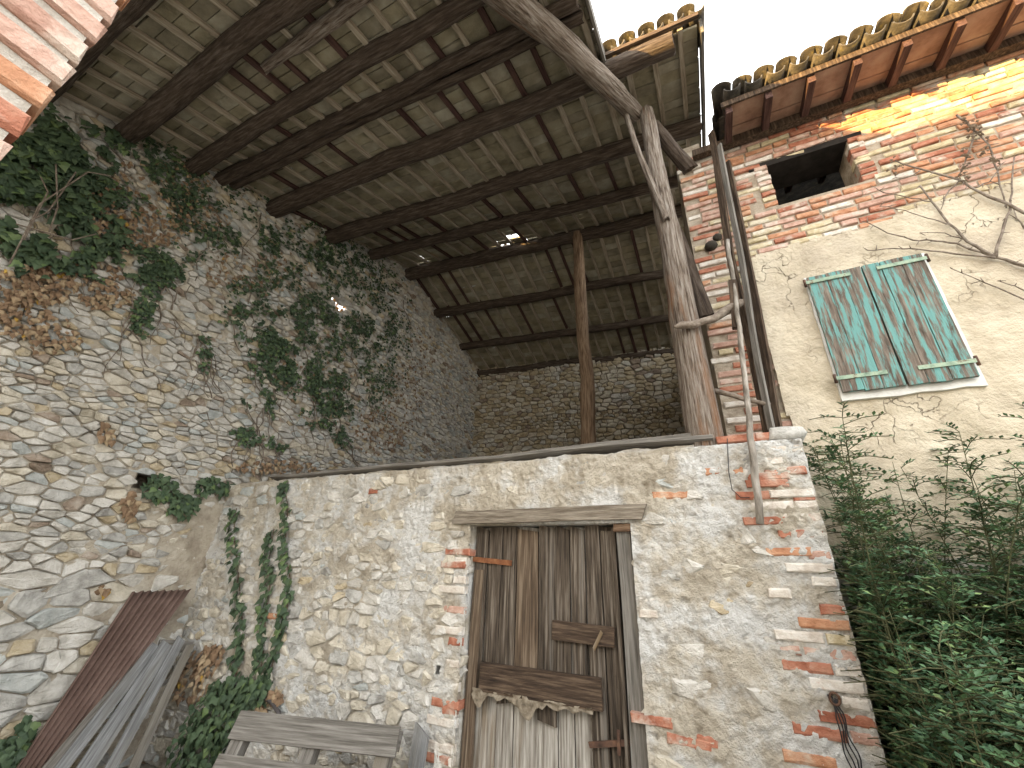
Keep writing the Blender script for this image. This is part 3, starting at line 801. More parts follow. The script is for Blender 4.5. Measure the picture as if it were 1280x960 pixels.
# ================================================================== house
house = thing('house', (2.5, YH+1, 0), 'old farmhouse with exposed brick above beige plaster and green shutters', 'house')
HT = EYE+4.43; HX0, HX1 = .13, 7.5
WIN = (.945, 1.615, EYE+3.375, EYE+3.925)
def plaster_top(x):
    return EYE + 2.80 + .07*(x-.5) + .11*fbm((x, 0, 3), 1.6, 3) + .03*fbm((x, 4, 3), 9, 2)
def house_walls():
    r = random.Random(88)
    b = MB()
    split_boxes(b, HX0, HX1, 0, HT, [WIN], lambda a, c, d, e: b.box((a, YH+.012, d), (c, YH+.36, e)))
    b.box((HX0, YH+.361, 0), (HX0+.3, 10.2, HT+.6)); b.box((HX1-.3, YH+.361, 0), (HX1, 10.2, HT)); b.box((HX0+.301, 9.9, 0), (HX1-.301, 10.2, HT))
    b.box((HX0+.302, YH+.362, HT-1.5), (HX1-.302, 9.89, HT-1.42))
    pw = MB(); pw.box((HX0+.31, YH+1.3, HT-1.41), (HX1-.31, YH+1.36, HT+.12)); pw.build('attic_shade_panel', M_shade_black, house)  # panel added behind the window, attic darkness put into its colour
    w = b.build('wall', M_bjoint, house)
    items = []; z = EYE+.95; k = 0
    while z < HT-.035:
        x = HX0 + (.0 if k % 2 == 0 else -.12) + r.uniform(-.02, .02)
        while x < 4.7:
            lk = 0 if r.random() < .78 else (1 if r.random() < .6 else 2)
            L = (.245, .118, .18)[lk]; c = x+L/2
            x += L+.014
            zz = z + .012*fbm((c, 0, z), .8)
            if c-L/2 < HX0-.03: continue
            if WIN[0]-.03 < c+L/2-.02 and c-L/2+.02 < WIN[1]+.03 and WIN[2]-.03 < zz < WIN[3]+.03:
                if c < WIN[0]+.03 or c > WIN[1]-.03: pass
                continue
            if c > .56+.03*fbm((0, 0, z), 3) and zz < plaster_top(c)-.10: continue
            a, q = px((c, YH, zz)); 
            items.append((0 if (a > 1300 or q < -10) else 1, -c, Vector((c, YH-r.uniform(-.006, .014), zz)), lk, brick_mat(r, (.22,.24,.20,.25,.09)) if c > .56 else brick_mat(r, (.22,.10,.32,.16,.20))))
        k += 1; z += .0715
    # short pieces closing the courses at the window jambs
    items.sort(key=lambda q: (-q[0], q[1] if q[0] == 0 else 0))
    n = 0; rest = MB()
    for vis, _, P, lk, mi in items:
        if vis and n < 300: put_brick(w, P, lk, mi, r); n += 1
        else:
            me = brick_variant(lk, mi, r)
            rest.add([v.co+P for v in me.vertices], [tuple(p.vertices) for p in me.polygons], mi)
    if rest.v: tag(rest.build('brickwork', brick_m, w), kind='stuff')
    # window jambs: cut bricks
    for xx in (WIN[0]-.055, WIN[1]+.055):
        z = WIN[2]+.035
        while z < WIN[3]: put_brick(w, Vector((xx+r.uniform(-.01, .01), YH-r.uniform(0, .012), z)), 1, brick_mat(r, (.3,.25,.15,.2,.1)), r); z += .0715
    plank('window_lintel', (WIN[0]-.16, YH+.18, WIN[3]+.02), (WIN[1]+.12, YH+.18, WIN[3]+.025), .07, .37, M_shade_black, house, (0, -1, 0), r, .004, 6, .02)  # lintel coloured near black so its underside looks shaded
    # plaster coat with a broken edge
    ds = .024; x0, x1 = .50, 5.2; nx, nz = int((x1-x0)/ds), int((EYE+3.25)/ds)
    b = MB(); vs = []; idx = {}; fs = []; G = MB()
    for j in range(nz+1):
        for i in range(nx+1):
            x = x0+i*ds; z = j*ds
            d = .028+.012*fbm((x, 1, z), 1.3, 3)+.014*fbm((x, 6, z), 6, 3)+.010*fbm((x, 8, z), 17, 3)
            idx[i, j] = len(vs); vs.append((x+.008*noise.noise((x*40, z*40, 1)), YH-d, z+.008*noise.noise((x*40, z*40, 7))))
    ok = {}
    for j in range(nz):
        for i in range(nx):
            x = x0+(i+.5)*ds; z = (j+.5)*ds
            left = .555+.05*fbm((0, 2, z), 2.2, 3)+.03*fbm((0, 5, z), 9, 2) - .03*(z-EYE-2)
            if x < left or z > plaster_top(x): continue
            ok[i, j] = 1
    for (i, j) in ok:
        q = [idx[i,j], idx[i+1,j], idx[i+1,j+1], idx[i,j+1]]
        fs.append(tuple(q))
        # edge thickness
        for (di, dj), (p, s) in {(-1,0): (3,0), (1,0): (1,2), (0,1): (2,3)}.items():
            if (i+di, j+dj) not in ok and i < nx-1:
                a, c = Vector(vs[q[p]]), Vector(vs[q[s]])
                G.add([a, c, c+Vector((0, .04, 0)), a+Vector((0, .04, 0))], [(3,2,1,0)], 0, False)
    b.add(vs, fs, 0, True); b.add(G.v, G.f, 0, False)
    b.build('plaster', M_plaster, house)
    # grey damp render low on the wall, behind the shrub
    b = MB(); nx2, nz2 = 60, 30; vs = []
    for j in range(nz2+1):
        for i in range(nx2+1):
            x = .47+i*4.3/nx2; z = j*(EYE+.28)/nz2
            zz = z*(1+.10*fbm((x, 0, 0), 2.5, 4)); top_ = max(0, 1-(nz2-j)/3.0); vs.append((x+.05*fbm((1, 3, z), 2.5)*(i == 0), YH-.040-.014*fbm((x, 2, z), 4, 3)+.03*top_, zz))
    fs = [(j*(nx2+1)+i, j*(nx2+1)+i+1, (j+1)*(nx2+1)+i+1, (j+1)*(nx2+1)+i) for j in range(nz2) for i in range(nx2)]
    b.add(vs, fs, 0, True); b.build('damp_render', M_grime, house)
house_walls()

def shutters():
    r = random.Random(99)
    Mt = mat('flaking_turquoise_wood', [(.055,.044,.035),(.15,.12,.098),(.25,.215,.18)], 5, obj=True, stretch=(9,9,.9), bump=.9, bscale=10, bdist=.012,
             second=((.14,.315,.30), 3.2, .47, .56, (1,1,1.1)))
    y = YH-.075
    c = [onY(1004, 350, y), onY(1151, 318, y), onY(1222, 470, y), onY(1057, 491, y)]
    x0, x1 = (c[0].x+c[3].x)/2, (c[1].x+c[2].x)/2; z1, z0 = (c[0].z+c[1].z)/2, (c[2].z+c[3].z)/2
    # white painted surround in the plaster
    b = MB(); n = 40; vs = []
    cx, cz, hx, hz = (x0+x1)/2+.012, (z0+z1)/2-.02, (x1-x0)/2+.022, (z1-z0)/2+.04
    ring = []
    for i in range(n):
        a = 2*math.pi*i/n; ca, sa = math.cos(a), math.sin(a); k = 1/max(abs(ca), abs(sa))
        ring.append((cx+ca*k*hx*(1+.03*fbm((ca*2, sa*2, 0), 1.5)), cz+sa*k*hz*(1+.05*fbm((ca*2, sa*2, 4), 1.5))))
    vs = [(p, YH-.055, q) for p, q in ring] + [(p, YH-.01, q) for p, q in ring]
    fs = [tuple(reversed(range(n)))] + [(i, (i+1) % n, n+(i+1) % n, n+i) for i in range(n)]
    b.add(vs, fs); b.build('window_surround', M_white, house)
    mid = (x0+x1)/2
    for side, (a, e) in enumerate(((x0, mid-.004), (mid+.004, x1))):
        lb = MB(); lb.box((a+(.02 if side == 0 else -.0035), y+.014, z0+.012), (e-(.02 if side else -.0035), y+.02, z1-.012)); s = lb.build('shutter', M_wood_dark, house)
        n = 3; ws = [.36, .30, .34] if side == 0 else [.30, .34, .36]; xx = a
        for i in range(n):
            w = (e-a)*ws[i]
            plank('board', (xx+w/2, y-.004-r.uniform(0, .004), z0-r.uniform(0, .008)), (xx+w/2, y-.004, z1+r.uniform(0, .008)), w-.004, .026, Mt, s, (0, -1, 0), r, .003, 8, .004)
            xx += w
        for zz in (z0+.11, z1-.055):
            L = (e-a)*.78
            A = Vector((a-.02, y-.026, zz)); B = Vector((a+L, y-.026, zz))
            if side: A = Vector((e+.02, y-.026, zz)); B = Vector((e-L, y-.026, zz))
            plank('hinge', A, B, .030, .007, M_iron_green, s, (0, -1, 0), r, .001, 3, .0)
            bb = MB(); bb.tube([A+Vector((0, .005, -.035)), A+Vector((0, .005, .035))], .011, 8); bb.build('hinge_pin', M_iron, s)
shutters()

def house_roof():
    r = random.Random(111)
    ye = 3.22; sl = .155; ze = HT-.02-sl*(YH-ye)
    def Z(y): return ze + sl*(y-ye)
    b = MB(); b.add([(.60, ye+.2, Z(ye+.2)+.075), (HX1+.4, ye+.2, Z(ye+.2)+.075), (HX1+.4, 10.4, Z(10.4)+.075), (.60, 10.4, Z(10.4)+.075), (.60, ye+.2, Z(ye+.2)+.10), (HX1+.4, ye+.2, Z(ye+.2)+.10), (HX1+.4, 10.4, Z(10.4)+.10), (.60, 10.4, Z(10.4)+.10)],
                    [(3,2,1,0),(4,5,6,7),(0,1,5,4),(1,2,6,5),(2,3,7,6),(3,0,4,7)])
    rf = b.build('roof', M_coppo, house)
    dirv = Vector((0, 1, sl)).normalized()
    sp = .345; x = .66; xs = []
    while x < HX1: xs.append(x); x += sp
    for i, x in enumerate(xs):
        A = Vector((x, ye+.015, Z(ye+.015))); M = frame(A, (1, 0, 0), dirv); s = 1 if M.col[1].z > 0 else -1
        lo, hi = sorted((-.085*s, -.002*s))
        q = MB(); q.box((-.03, lo, 0), (.03, hi, 1.6)); q.build('rafter', M_batten_red, rf, M)
        if i+1 < len(xs) or True:
            # clay slabs between the rafters: two deep to the wall
            for k in range(3):
                ya = ye+.01+k*.30; yb = ya+.292
                g = MB(); x1 = x+sp; j = r.uniform(-.004, .004)
                g.box((x+.004, -.0, .0), (x1-.004, .026, .292)) if s > 0 else g.box((x+.004, -.026, 0), (x1-.004, 0, .292))
                M2 = frame((0, ya, Z(ya)+.004+j), (1, 0, 0), dirv)
                g.build('soffit_tile', M_soffit, rf, M2)
    # fascia strip and wall plate
    q = MB(); q.box((.60, ye-.012, ze-.018), (HX1+.3, ye+.008, ze+.05)); q.build('fascia_board', M_wood_dark, rf)
    q = MB(); q.box((.30, YH-.10, HT-.125), (HX1, YH-.02, HT-.035)); q.build('wall_plate', M_wood_dark, rf)
    per = .188; x = .62
    while x < HX1:
        for row in range(3):
            yy = ye-.09+row*.34; P = Vector((x, yy, Z(yy)+.125+row*.008))
            jit = r.uniform(-.02, .02) if row == 0 else 0
            coppo(rf, P+Vector((r.uniform(-.008,.008), jit, .035)), (1, 0, 0), dirv, True, r)
            coppo(rf, P+Vector((per/2, jit*.5, .02)), (1, 0, 0), dirv, False, r)
        x += per
house_roof()

# ================================================================== brick building beside the camera
def brick_pillar():
    r = random.Random(123)
    t = thing('brick_pillar', (-1.3, -.27, 0), 'orange and pink brick pillar edge close by at the top left', 'pillar')
    b = MB(); x1 = -1.0; y1 = .05; top = EYE+PUR[1][2]-.1
    b.box((x1-.59, -.59, 0), (x1-.014, y1-.012, top)); b.build('core', M_bjoint_p, t)
    Mr = Matrix.Rotation(math.radians(90), 4, 'Z'); M0 = Matrix.Rotation(math.radians(180), 4, 'Z')
    z = .04; k = 0
    pinks = (.16, .34, .50, .0, .0); n = 0
    while z < top-.03:
        for face in range(4):
            if face == 1 and not (EYE-.2 < z < EYE+2.2): continue
            if face in (2, 3) : continue
            y = y1 - (.1225 if k % 2 == 0 else .059); lk = 0 if k % 2 == 0 else 1
            while y > -.56:
                if face == 0: put_brick(t, Vector((x1-r.uniform(-.004, .006), y, z+r.uniform(-.004, .004))), lk, brick_mat(r, pinks), r, Mr)
                else: put_brick(t, Vector((x1-.12+(y-y1), y1-r.uniform(-.004, .006), z+r.uniform(-.004, .004))), lk, brick_mat(r, pinks), r, M0)
                L0 = (.245, .118)[lk]; lk = 0; y -= L0/2+.1225+.012
        k += 1; z += .0735
brick_pillar()

def sun_blocker_building():
    """unseen building added behind the camera to keep the low sun off the yard"""
    t = thing('sun_blocker', (-8, -14, 0), 'long plastered building added behind the viewer to block the low sun', 'building')
    b = MB(); b.box((-27, -19, 0), (9, -12, 7.2)); w = b.build('wall', M_plaster, t)
    b = MB(); b.add([(-27.5,-11.5,7.15),(9.5,-11.5,7.15),(9.5,-15.5,8.45),(-27.5,-15.5,8.45),(9.5,-19.5,7.15),(-27.5,-19.5,7.15)], [(0,1,2,3),(3,2,4,5),(1,4,2),(0,3,5)])
    b.build('roof', M_coppo, t)
    for i in range(9):
        for zz in (1.0, 4.4):
            x = -25+i*3.9
            b = MB(); b.box((x, -11.99, zz), (x+1.0, -11.95, zz+1.5)); f = b.build('window', M_wood_brown, t)
            for k in range(2):
                q = MB(); q.box((x+.06+k*.46, -11.945, zz+.06), (x+.48+k*.46, -11.94, zz+1.44)); q.build('pane', M_pane, f)
M_pane = mat('window_glass', [(.03,.035,.04),(.05,.055,.06)], 3, rough=.1, bump=0, spec=.5)
sun_blocker_building()

# ================================================================== loose things against the walls
def corrugated():
    T1 = onX(165, 740, XL+.09); T2 = onX(238, 737, XL+.16)
    B1 = onX(20, 960, XL+.30); B2 = onX(77, 960, XL+.72)
    d = ((B1+B2)/2-(T1+T2)/2).normalized()
    u = (T2-T1).normalized(); n = u.cross(d).normalized()
    if n.x < 0: n = -n
    M = frame(T1, u, d); Mi = M.inverted(); kf = (T1.z-.03)/(T1.z-(B1.z+B2.z)/2)
    b = MB(); nx, nz = 82, 12; vs = []
    for s in (0, .0025):
        for j in range(nz+1):
            for i in range(nx+1):
                f = i/nx; g = kf*j/nz; P = T1.lerp(T2, f).lerp(B1.lerp(B2, f), g)
                P = P + n*(.019*math.sin(2*math.pi*f*8.2) + s + .01*fbm((f*2, j*.3, 0), 1)) + d*(.02*fbm((f*9, 0, 0), 1) if j == 0 else 0)
                vs.append(Mi @ P)
    print('sheet', (T2-T1).length, (B2-B1).length)
    k = (nx+1)*(nz+1); fs = []
    for j in range(nz):
        for i in range(nx):
            a = j*(nx+1)+i; fs.append((a, a+1, a+nx+2, a+nx+1)); fs.append((k+a+nx+1, k+a+nx+2, k+a+1, k+a))
    for i in range(nx): fs.append((i+1, i, k+i, k+i+1))
    for j in range(nz): a = j*(nx+1); fs.append((a, a+nx+1, k+a+nx+1, k+a)); a += nx; fs.append((a+nx+1, a, k+a, k+a+nx+1))
    b.add(vs, fs, 0, True)
    tag(b.build('corrugated_sheet', M_rust, None, M), 'rusty brown corrugated metal sheet leaning in the corner of the walls', 'metal sheet')
    # grey planks leaning beside it
    r = random.Random(9)
    specs = [((184, 816), (62, 960), .085, M_wood_grey, 'narrow grey plank half hidden under the rusty corrugated sheet'),
             ((194, 807), (78, 960), .09, M_wood_slate, 'grey plank leaning just right of the rusty corrugated sheet'),
             ((209, 806), (108, 960), .125, M_wood_slate, 'broad pale grey plank, the lightest of those leaning by the sheet'),
             ((226, 800), (138, 960), .085, M_wood_slate, 'grey plank with a split top, right of the broad pale plank'),
             ((237, 806), (166, 960), .075, M_wood_grey, 'dark edged grey plank, rightmost of those leaning by the sheet')]
    for i, ((x, y), (x2, y2), w_, mt, lab) in enumerate(specs):
        A = onX(x, y, -5.34+.04*i); Bq = onX(x2, y2, -4.96+.05*i); dd = (Bq-A).normalized()
        Lp = (A.z-.02)/abs(dd.z)
        o = plank('grey_plank', A+dd*Lp, A, w_, .028, mt, None, n, r, .012, 12, .035); tag(o, lab, 'plank', 'planks leaning beside the corrugated sheet')
    A = onX(205, 932, -5.05); B = onX(172, 936, -5.05)
    P0 = onX(198, 802, -5.31); P1 = onX(243, 806, -5.27)
    tag(plank('crosswise_board', P0-Vector((0,0,.03)), P1-Vector((0,0,.02)), .10, .022, M_wood_grey, None, n, r, .004, 5, .02), 'short grey board set crosswise behind the tops of the leaning planks', 'board')
corrugated()

def pallet():
    r = random.Random(14)
    A = onZ(303, 888, EYE-1.0); B = onZ(500, 908, EYE-1.0); u = (B-A); L = u.length; u.normalize()
    v = Vector((.10, -.45, -.90)); v = (v-u*v.dot(u)).normalized(); n = u.cross(v).normalized()
    if n.y > 0: n = -n
    t = thing('pallet', A.lerp(B, .5)+v*.8, 'weathered grey wooden pallet leaning upright against the barn front', 'pallet')
    s = 0
    for wd, gap in ((.165, .085), (.12, .075), (.12, .08), (.14, 0)):
        c = A+v*(s+wd/2)
        plank('plank', c-u*.01, c+u*(L+.01), wd, .022, M_wood_grey, t, n, r, .006, 10, .012); s += wd+gap
    tot = s
    for k in (.05, .5, .94):
        p = A+u*(L*k)-n*.055
        plank('stringer', p+v*.0, p+v*tot, .10, .085, M_wood_grey, t, n, r, .003, 5, .01)
    for q in (.06, tot-.06, tot*.5):
        c = A+v*q-n*.112; plank('plank', c, c+u*L, .11, .022, M_wood_grey, t, n, r, .004, 6, .01)
pallet()

r_ = random.Random(3)
# boards and poles standing between the barn and the house
def standing():
    f = (-.75, -.65, 0)
    bd = [((888, 168), (958, 540), 3.50, 3.52, .075, M_wood_dark, 'dark old board standing upright, left one beside the brick strip'),
          ((898, 180), (966, 541), 3.46, 3.46, .050, M_wood_grey, 'thin grey upright board between the two dark boards by the house'),
          ((908, 204), (974, 541), 3.56, 3.56, .085, M_wood_dark, 'dark old board standing upright, right one touching the beige plaster')]
    for a, c, y0, y1, w_, mt, lab in bd:
        tag(plank('standing_board', onY(c[0], c[1], y1), onY(a[0], a[1], y0), w_, .022, mt, None, f, r_, .02, 16, .05), lab, 'board', 'boards standing beside the house')
    A = onY(916, 352, 3.40); B = onY(921, 412, 3.40)
    tag(plank('wood_stump', B, A, .065, .05, M_wood_dark, None, (0, -1, 0), r_, .004, 5, .02), 'short black piece of timber wedged at the end of the knobbly branch', 'timber')
    pts = [onY(909, 300, 3.42), onY(920, 372, 3.38), onY(928, 450, 3.30), onY(938, 545, 3.19), onY(950, 655, 3.17)]
    b = MB(); P = []
    for i in range(len(pts)-1):
        for k in range(4): P.append(pts[i].lerp(pts[i+1], k/4)+Vector((r_.uniform(-.006, .006), 0, 0)))
    P.append(pts[-1]); b.tube(P, [.016+.008*i/len(P) for i in range(len(P))], 7, 0, .12)
    tag(b.build('thin_pole', M_wood_grey_w), 'long thin grey pole hanging down in front of the brick corner', 'pole')
    b = MB(); q = [(843, 409), (852, 406), (866, 406), (878, 401), (892, 398), (904, 391), (916, 383), (926, 378)]
    b.tube([onY(x, y, 3.20+.24*i/7) for i, (x, y) in enumerate(q)], [.012, .034, .036, .030, .033, .036, .040, .038], 8, 0, .25)
    tag(b.build('branch', M_twig), 'knobbly pale branch tied across the timber post', 'branch')
    b = MB(); b.tube([onY(x, y, 3.46) for x, y in ((893, 489), (912, 493), (930, 499), (950, 503), (963, 506))], [.022, .02, .02, .017, .014], 7, 0, .15)
    tag(b.build('stick', M_twig), 'thin dark stick sticking out right of the post base', 'stick')
    # dark round lumps on the brick strip
    for (x, y), R, lab in (((889, 308), .062, 'larger round dark nest on the brick strip'), ((897, 297), .045, 'smaller dark nest above the larger one')):
        c = onY(x, y, YH-.01); b = MB(); vs = []; fs = []; nu, nv = 10, 6
        for j in range(nv+1):
            for i in range(nu):
                a = 2*math.pi*i/nu; e = math.pi/2*j/nv
                q = R*(1+.3*fbm((math.cos(a)*2+R*90, math.sin(a)*2, j*.6), 1, 2))
                vs.append((math.cos(a)*math.cos(e)*q, -math.sin(e)*R*.9, math.sin(a)*math.cos(e)*q))
        for j in range(nv):
            for i in range(nu): fs.append((j*nu+i, j*nu+(i+1) % nu, (j+1)*nu+(i+1) % nu, (j+1)*nu+i))
        b.add(vs, fs, 0, True); tag(b.build('dark_lump', M_dark, None, Matrix.Translation(c)), lab, 'lump', 'dark lumps on the brick strip')
    # iron ring with wires on the corner of the front wall
    t = thing('wire_bundle', onY(1050, 900, YF-.06), 'bundle of thin black wires hanging from a rusty ring on the wall', 'wire')
    b = MB(); c = onY(1043, 873, YF-.055)
    b.tube([c+Vector((math.cos(a)*.022, -.01, math.sin(a)*.028)) for a in [i*math.pi/6 for i in range(13)]], .007, 6); b.build('ring', M_iron, t)
    Mw = mat('black_wire', [(.012,.012,.014),(.03,.03,.033)], 20, bump=0, rough=.5)
    for k in range(4):
        b = MB(); q = [onY(1034+k*4, 868+k*2, YF-.06), onY(1046+k*2, 890, YF-.07), onY(1050+k*4, 920, YF-.06-.008*k), onY(1060+k*5, 950, YF-.06), onY(1072+k*4, 985, YF-.055)]
        P = []
        for i in range(4):
            for s in range(4): P.append(q[i].lerp(q[i+1], s/4)+Vector((.006*math.sin(i*4+s+k), 0, 0)))
        b.tube(P, .0035, 5); b.build('wire', Mw, t)
    b = MB(); q = [(909, 548), (911, 590), (915, 612), (926, 622), (937, 622)]
    b.tube([onY(x, y, YF-.065) for x, y in q], .003, 5); q2 = [(912, 600), (913, 650)]
    tag(b.build('thin_wire', Mw), 'thin dark wire trailing down the wall below the post', 'wire')
    tag(plank('broken_board', onY(516, 990, YF-.17), onY(528, 914, YF-.10), .12, .03, M_wood_slate, None, (.1, -1, .1), r_, .01, 6, .05), 'broken grey board end leaning left of the door, behind the pallet', 'board')
    b = MB(); b.tube([onY(x, y, YF-.09) for x, y in ((312, 882), (320, 874), (330, 872), (340, 878), (348, 890), (352, 905))], .018, 8)
    tag(b.build('hose', mat('dark_hose', [(.05,.045,.045),(.09,.08,.08)], 9, bump=.2, rough=.6)), 'bent dark hose end above the pallet', 'hose')
M_wood_grey_w = mat('grey_pole_wood', [(.10,.085,.07),(.25,.225,.195),(.40,.37,.335)], 30, bump=.7, stretch=(1, 1, .2))
standing()

# ================================================================== plants
LEAF = [(0,0),(.22,-.06),(.50,.16),(.36,.42),(.22,.62),(0,1.0),(-.22,.62),(-.36,.42),(-.50,.16),(-.22,-.06)]
def leaf(mb, P, nrm, tip, size, mi, r, dry=False):
    n = Vector(nrm).normalized(); t = Vector(tip); t = (t-n*t.dot(n)).normalized(); s = t.cross(n)
    cup = r.uniform(-.12, .16) if not dry else r.uniform(.15, .5)
    vs = [P + t*(.40*size) + n*(size*.06)]
    for a, b in LEAF: vs.append(P + s*(a*size) + t*(b*size) + n*(-cup*abs(a)*size - (.10*b*b*size if not dry else .3*b*b*size)))
    k = len(LEAF); mb.add(vs, [(0, 1+i, 1+(i+1) % k) for i in range(k)], mi, False)
def wall_leaf(mb, P, N, r, size, mi, dry=False):
    n = Vector(N) + Vector((r.uniform(-.55, .55), r.uniform(-.55, .55), r.uniform(-.1, .75)))
    tip = Vector((r.uniform(-.6, .6), r.uniform(-.6, .6), -1))
    leaf(mb, P, n, tip, size, mi, r, dry)
def ivy_on_left():
    r = random.Random(17)
    t = thing('ivy', (XL+.05, 2.5, EYE-1), 'dark green ivy spreading over the upper left stone wall', 'ivy')
    C = [  # px centre, radii, leaves, size, standoff
     (40,235,60,80,700,.105,.20),(20,190,40,45,220,.10,.2),(95,290,55,50,330,.10,.14),(25,310,45,28,160,.10,.14),(150,330,75,22,210,.09,.08),(105,200,55,45,200,.09,.10),(200,345,28,16,70,.085,.06),
     (176,396,15,24,75,.08,.06),(185,370,14,14,24,.08,.05),(254,440,8,22,48,.08,.05),(250,415,7,10,14,.08,.04),
     (330,385,50,48,330,.085,.08),(390,430,62,62,640,.085,.10),(440,380,55,60,520,.085,.10),(345,455,38,32,220,.085,.07),(405,500,34,38,300,.085,.08),(470,450,30,62,330,.085,.08),(425,540,14,20,60,.08,.05),
     (320,500,22,14,50,.08,.05),(305,545,24,11,60,.08,.05),(345,553,14,10,34,.08,.05),(330,520,12,12,22,.08,.04),
     (380,315,70,38,330,.085,.07),(300,300,55,28,150,.085,.06),(250,240,95,32,230,.085,.06),(180,195,80,30,240,.085,.07),(430,320,45,26,190,.085,.06),(235,300,32,30,75,.085,.05),
     (480,380,22,50,130,.085,.06),(500,420,14,60,70,.08,.05),(215,255,30,22,60,.085,.05),(130,250,30,28,70,.09,.08)]
    b = MB()
    for cx, cy, rx, ry, n, sz, st in C:
        for i in range(int(n*2.9)):
            a = r.uniform(0, 2*math.pi); q = math.sqrt(r.random())*(1+.25*r.gauss(0, .6))
            x, y = cx+rx*q*math.cos(a), cy+ry*q*math.sin(a)
            P = onX(x, y, XL); 
            g_ = fbm((0, P.y, P.z), 2.6, 3) + .55*fbm((3, P.y, P.z), 7.5, 2)
            if g_ < -.10+.08*r.random(): continue
            if math.hypot(x-424, y-383) < 13: continue
            # keep off the roof
            P.x = XL+.04+r.random()*st
            dark = r.random()
            wall_leaf(b, P, (1, -.15, 0), r, sz*(.9 if cx < 125 else .70)*r.uniform(.5, 1.15), 0 if dark < .42 else 1 if dark < .86 else 2)
    tag(b.build('foliage', ivy_m, t), kind='stuff')
    b = MB()
    for i in range(70):     # bare runners between the leaves
        cx, cy, rx, ry = r.choice(C)[:4]; x, y = cx+r.uniform(-rx, rx), cy+r.uniform(-ry, ry); pts = []
        dx, dy = r.uniform(-5, 5), r.uniform(4, 11)
        for k in range(9): pts.append(onX(x+dx*k+4*math.sin(k*1.3+i), y+dy*k, XL+.055+.02*math.sin(k))); 
        b.tube(pts, [.009-.0007*k for k in range(9)], 5)
    for q in [((12,330),(50,255),(110,215),(150,222)),((30,300),(60,240),(48,215)),((20,280),(90,300),(130,290)),((70,205),(72,260),(58,300)),((95,215),(60,265),(30,280))]:
        pts = []
        for a, c in zip(q, q[1:]):
            for k in range(4): pts.append(onX(a[0]+(c[0]-a[0])*k/4, a[1]+(c[1]-a[1])*k/4, XL+.36))
        b.tube(pts, .007, 5)
    tag(b.build('stems', M_twig, t), kind='stuff')
ivy_on_left()

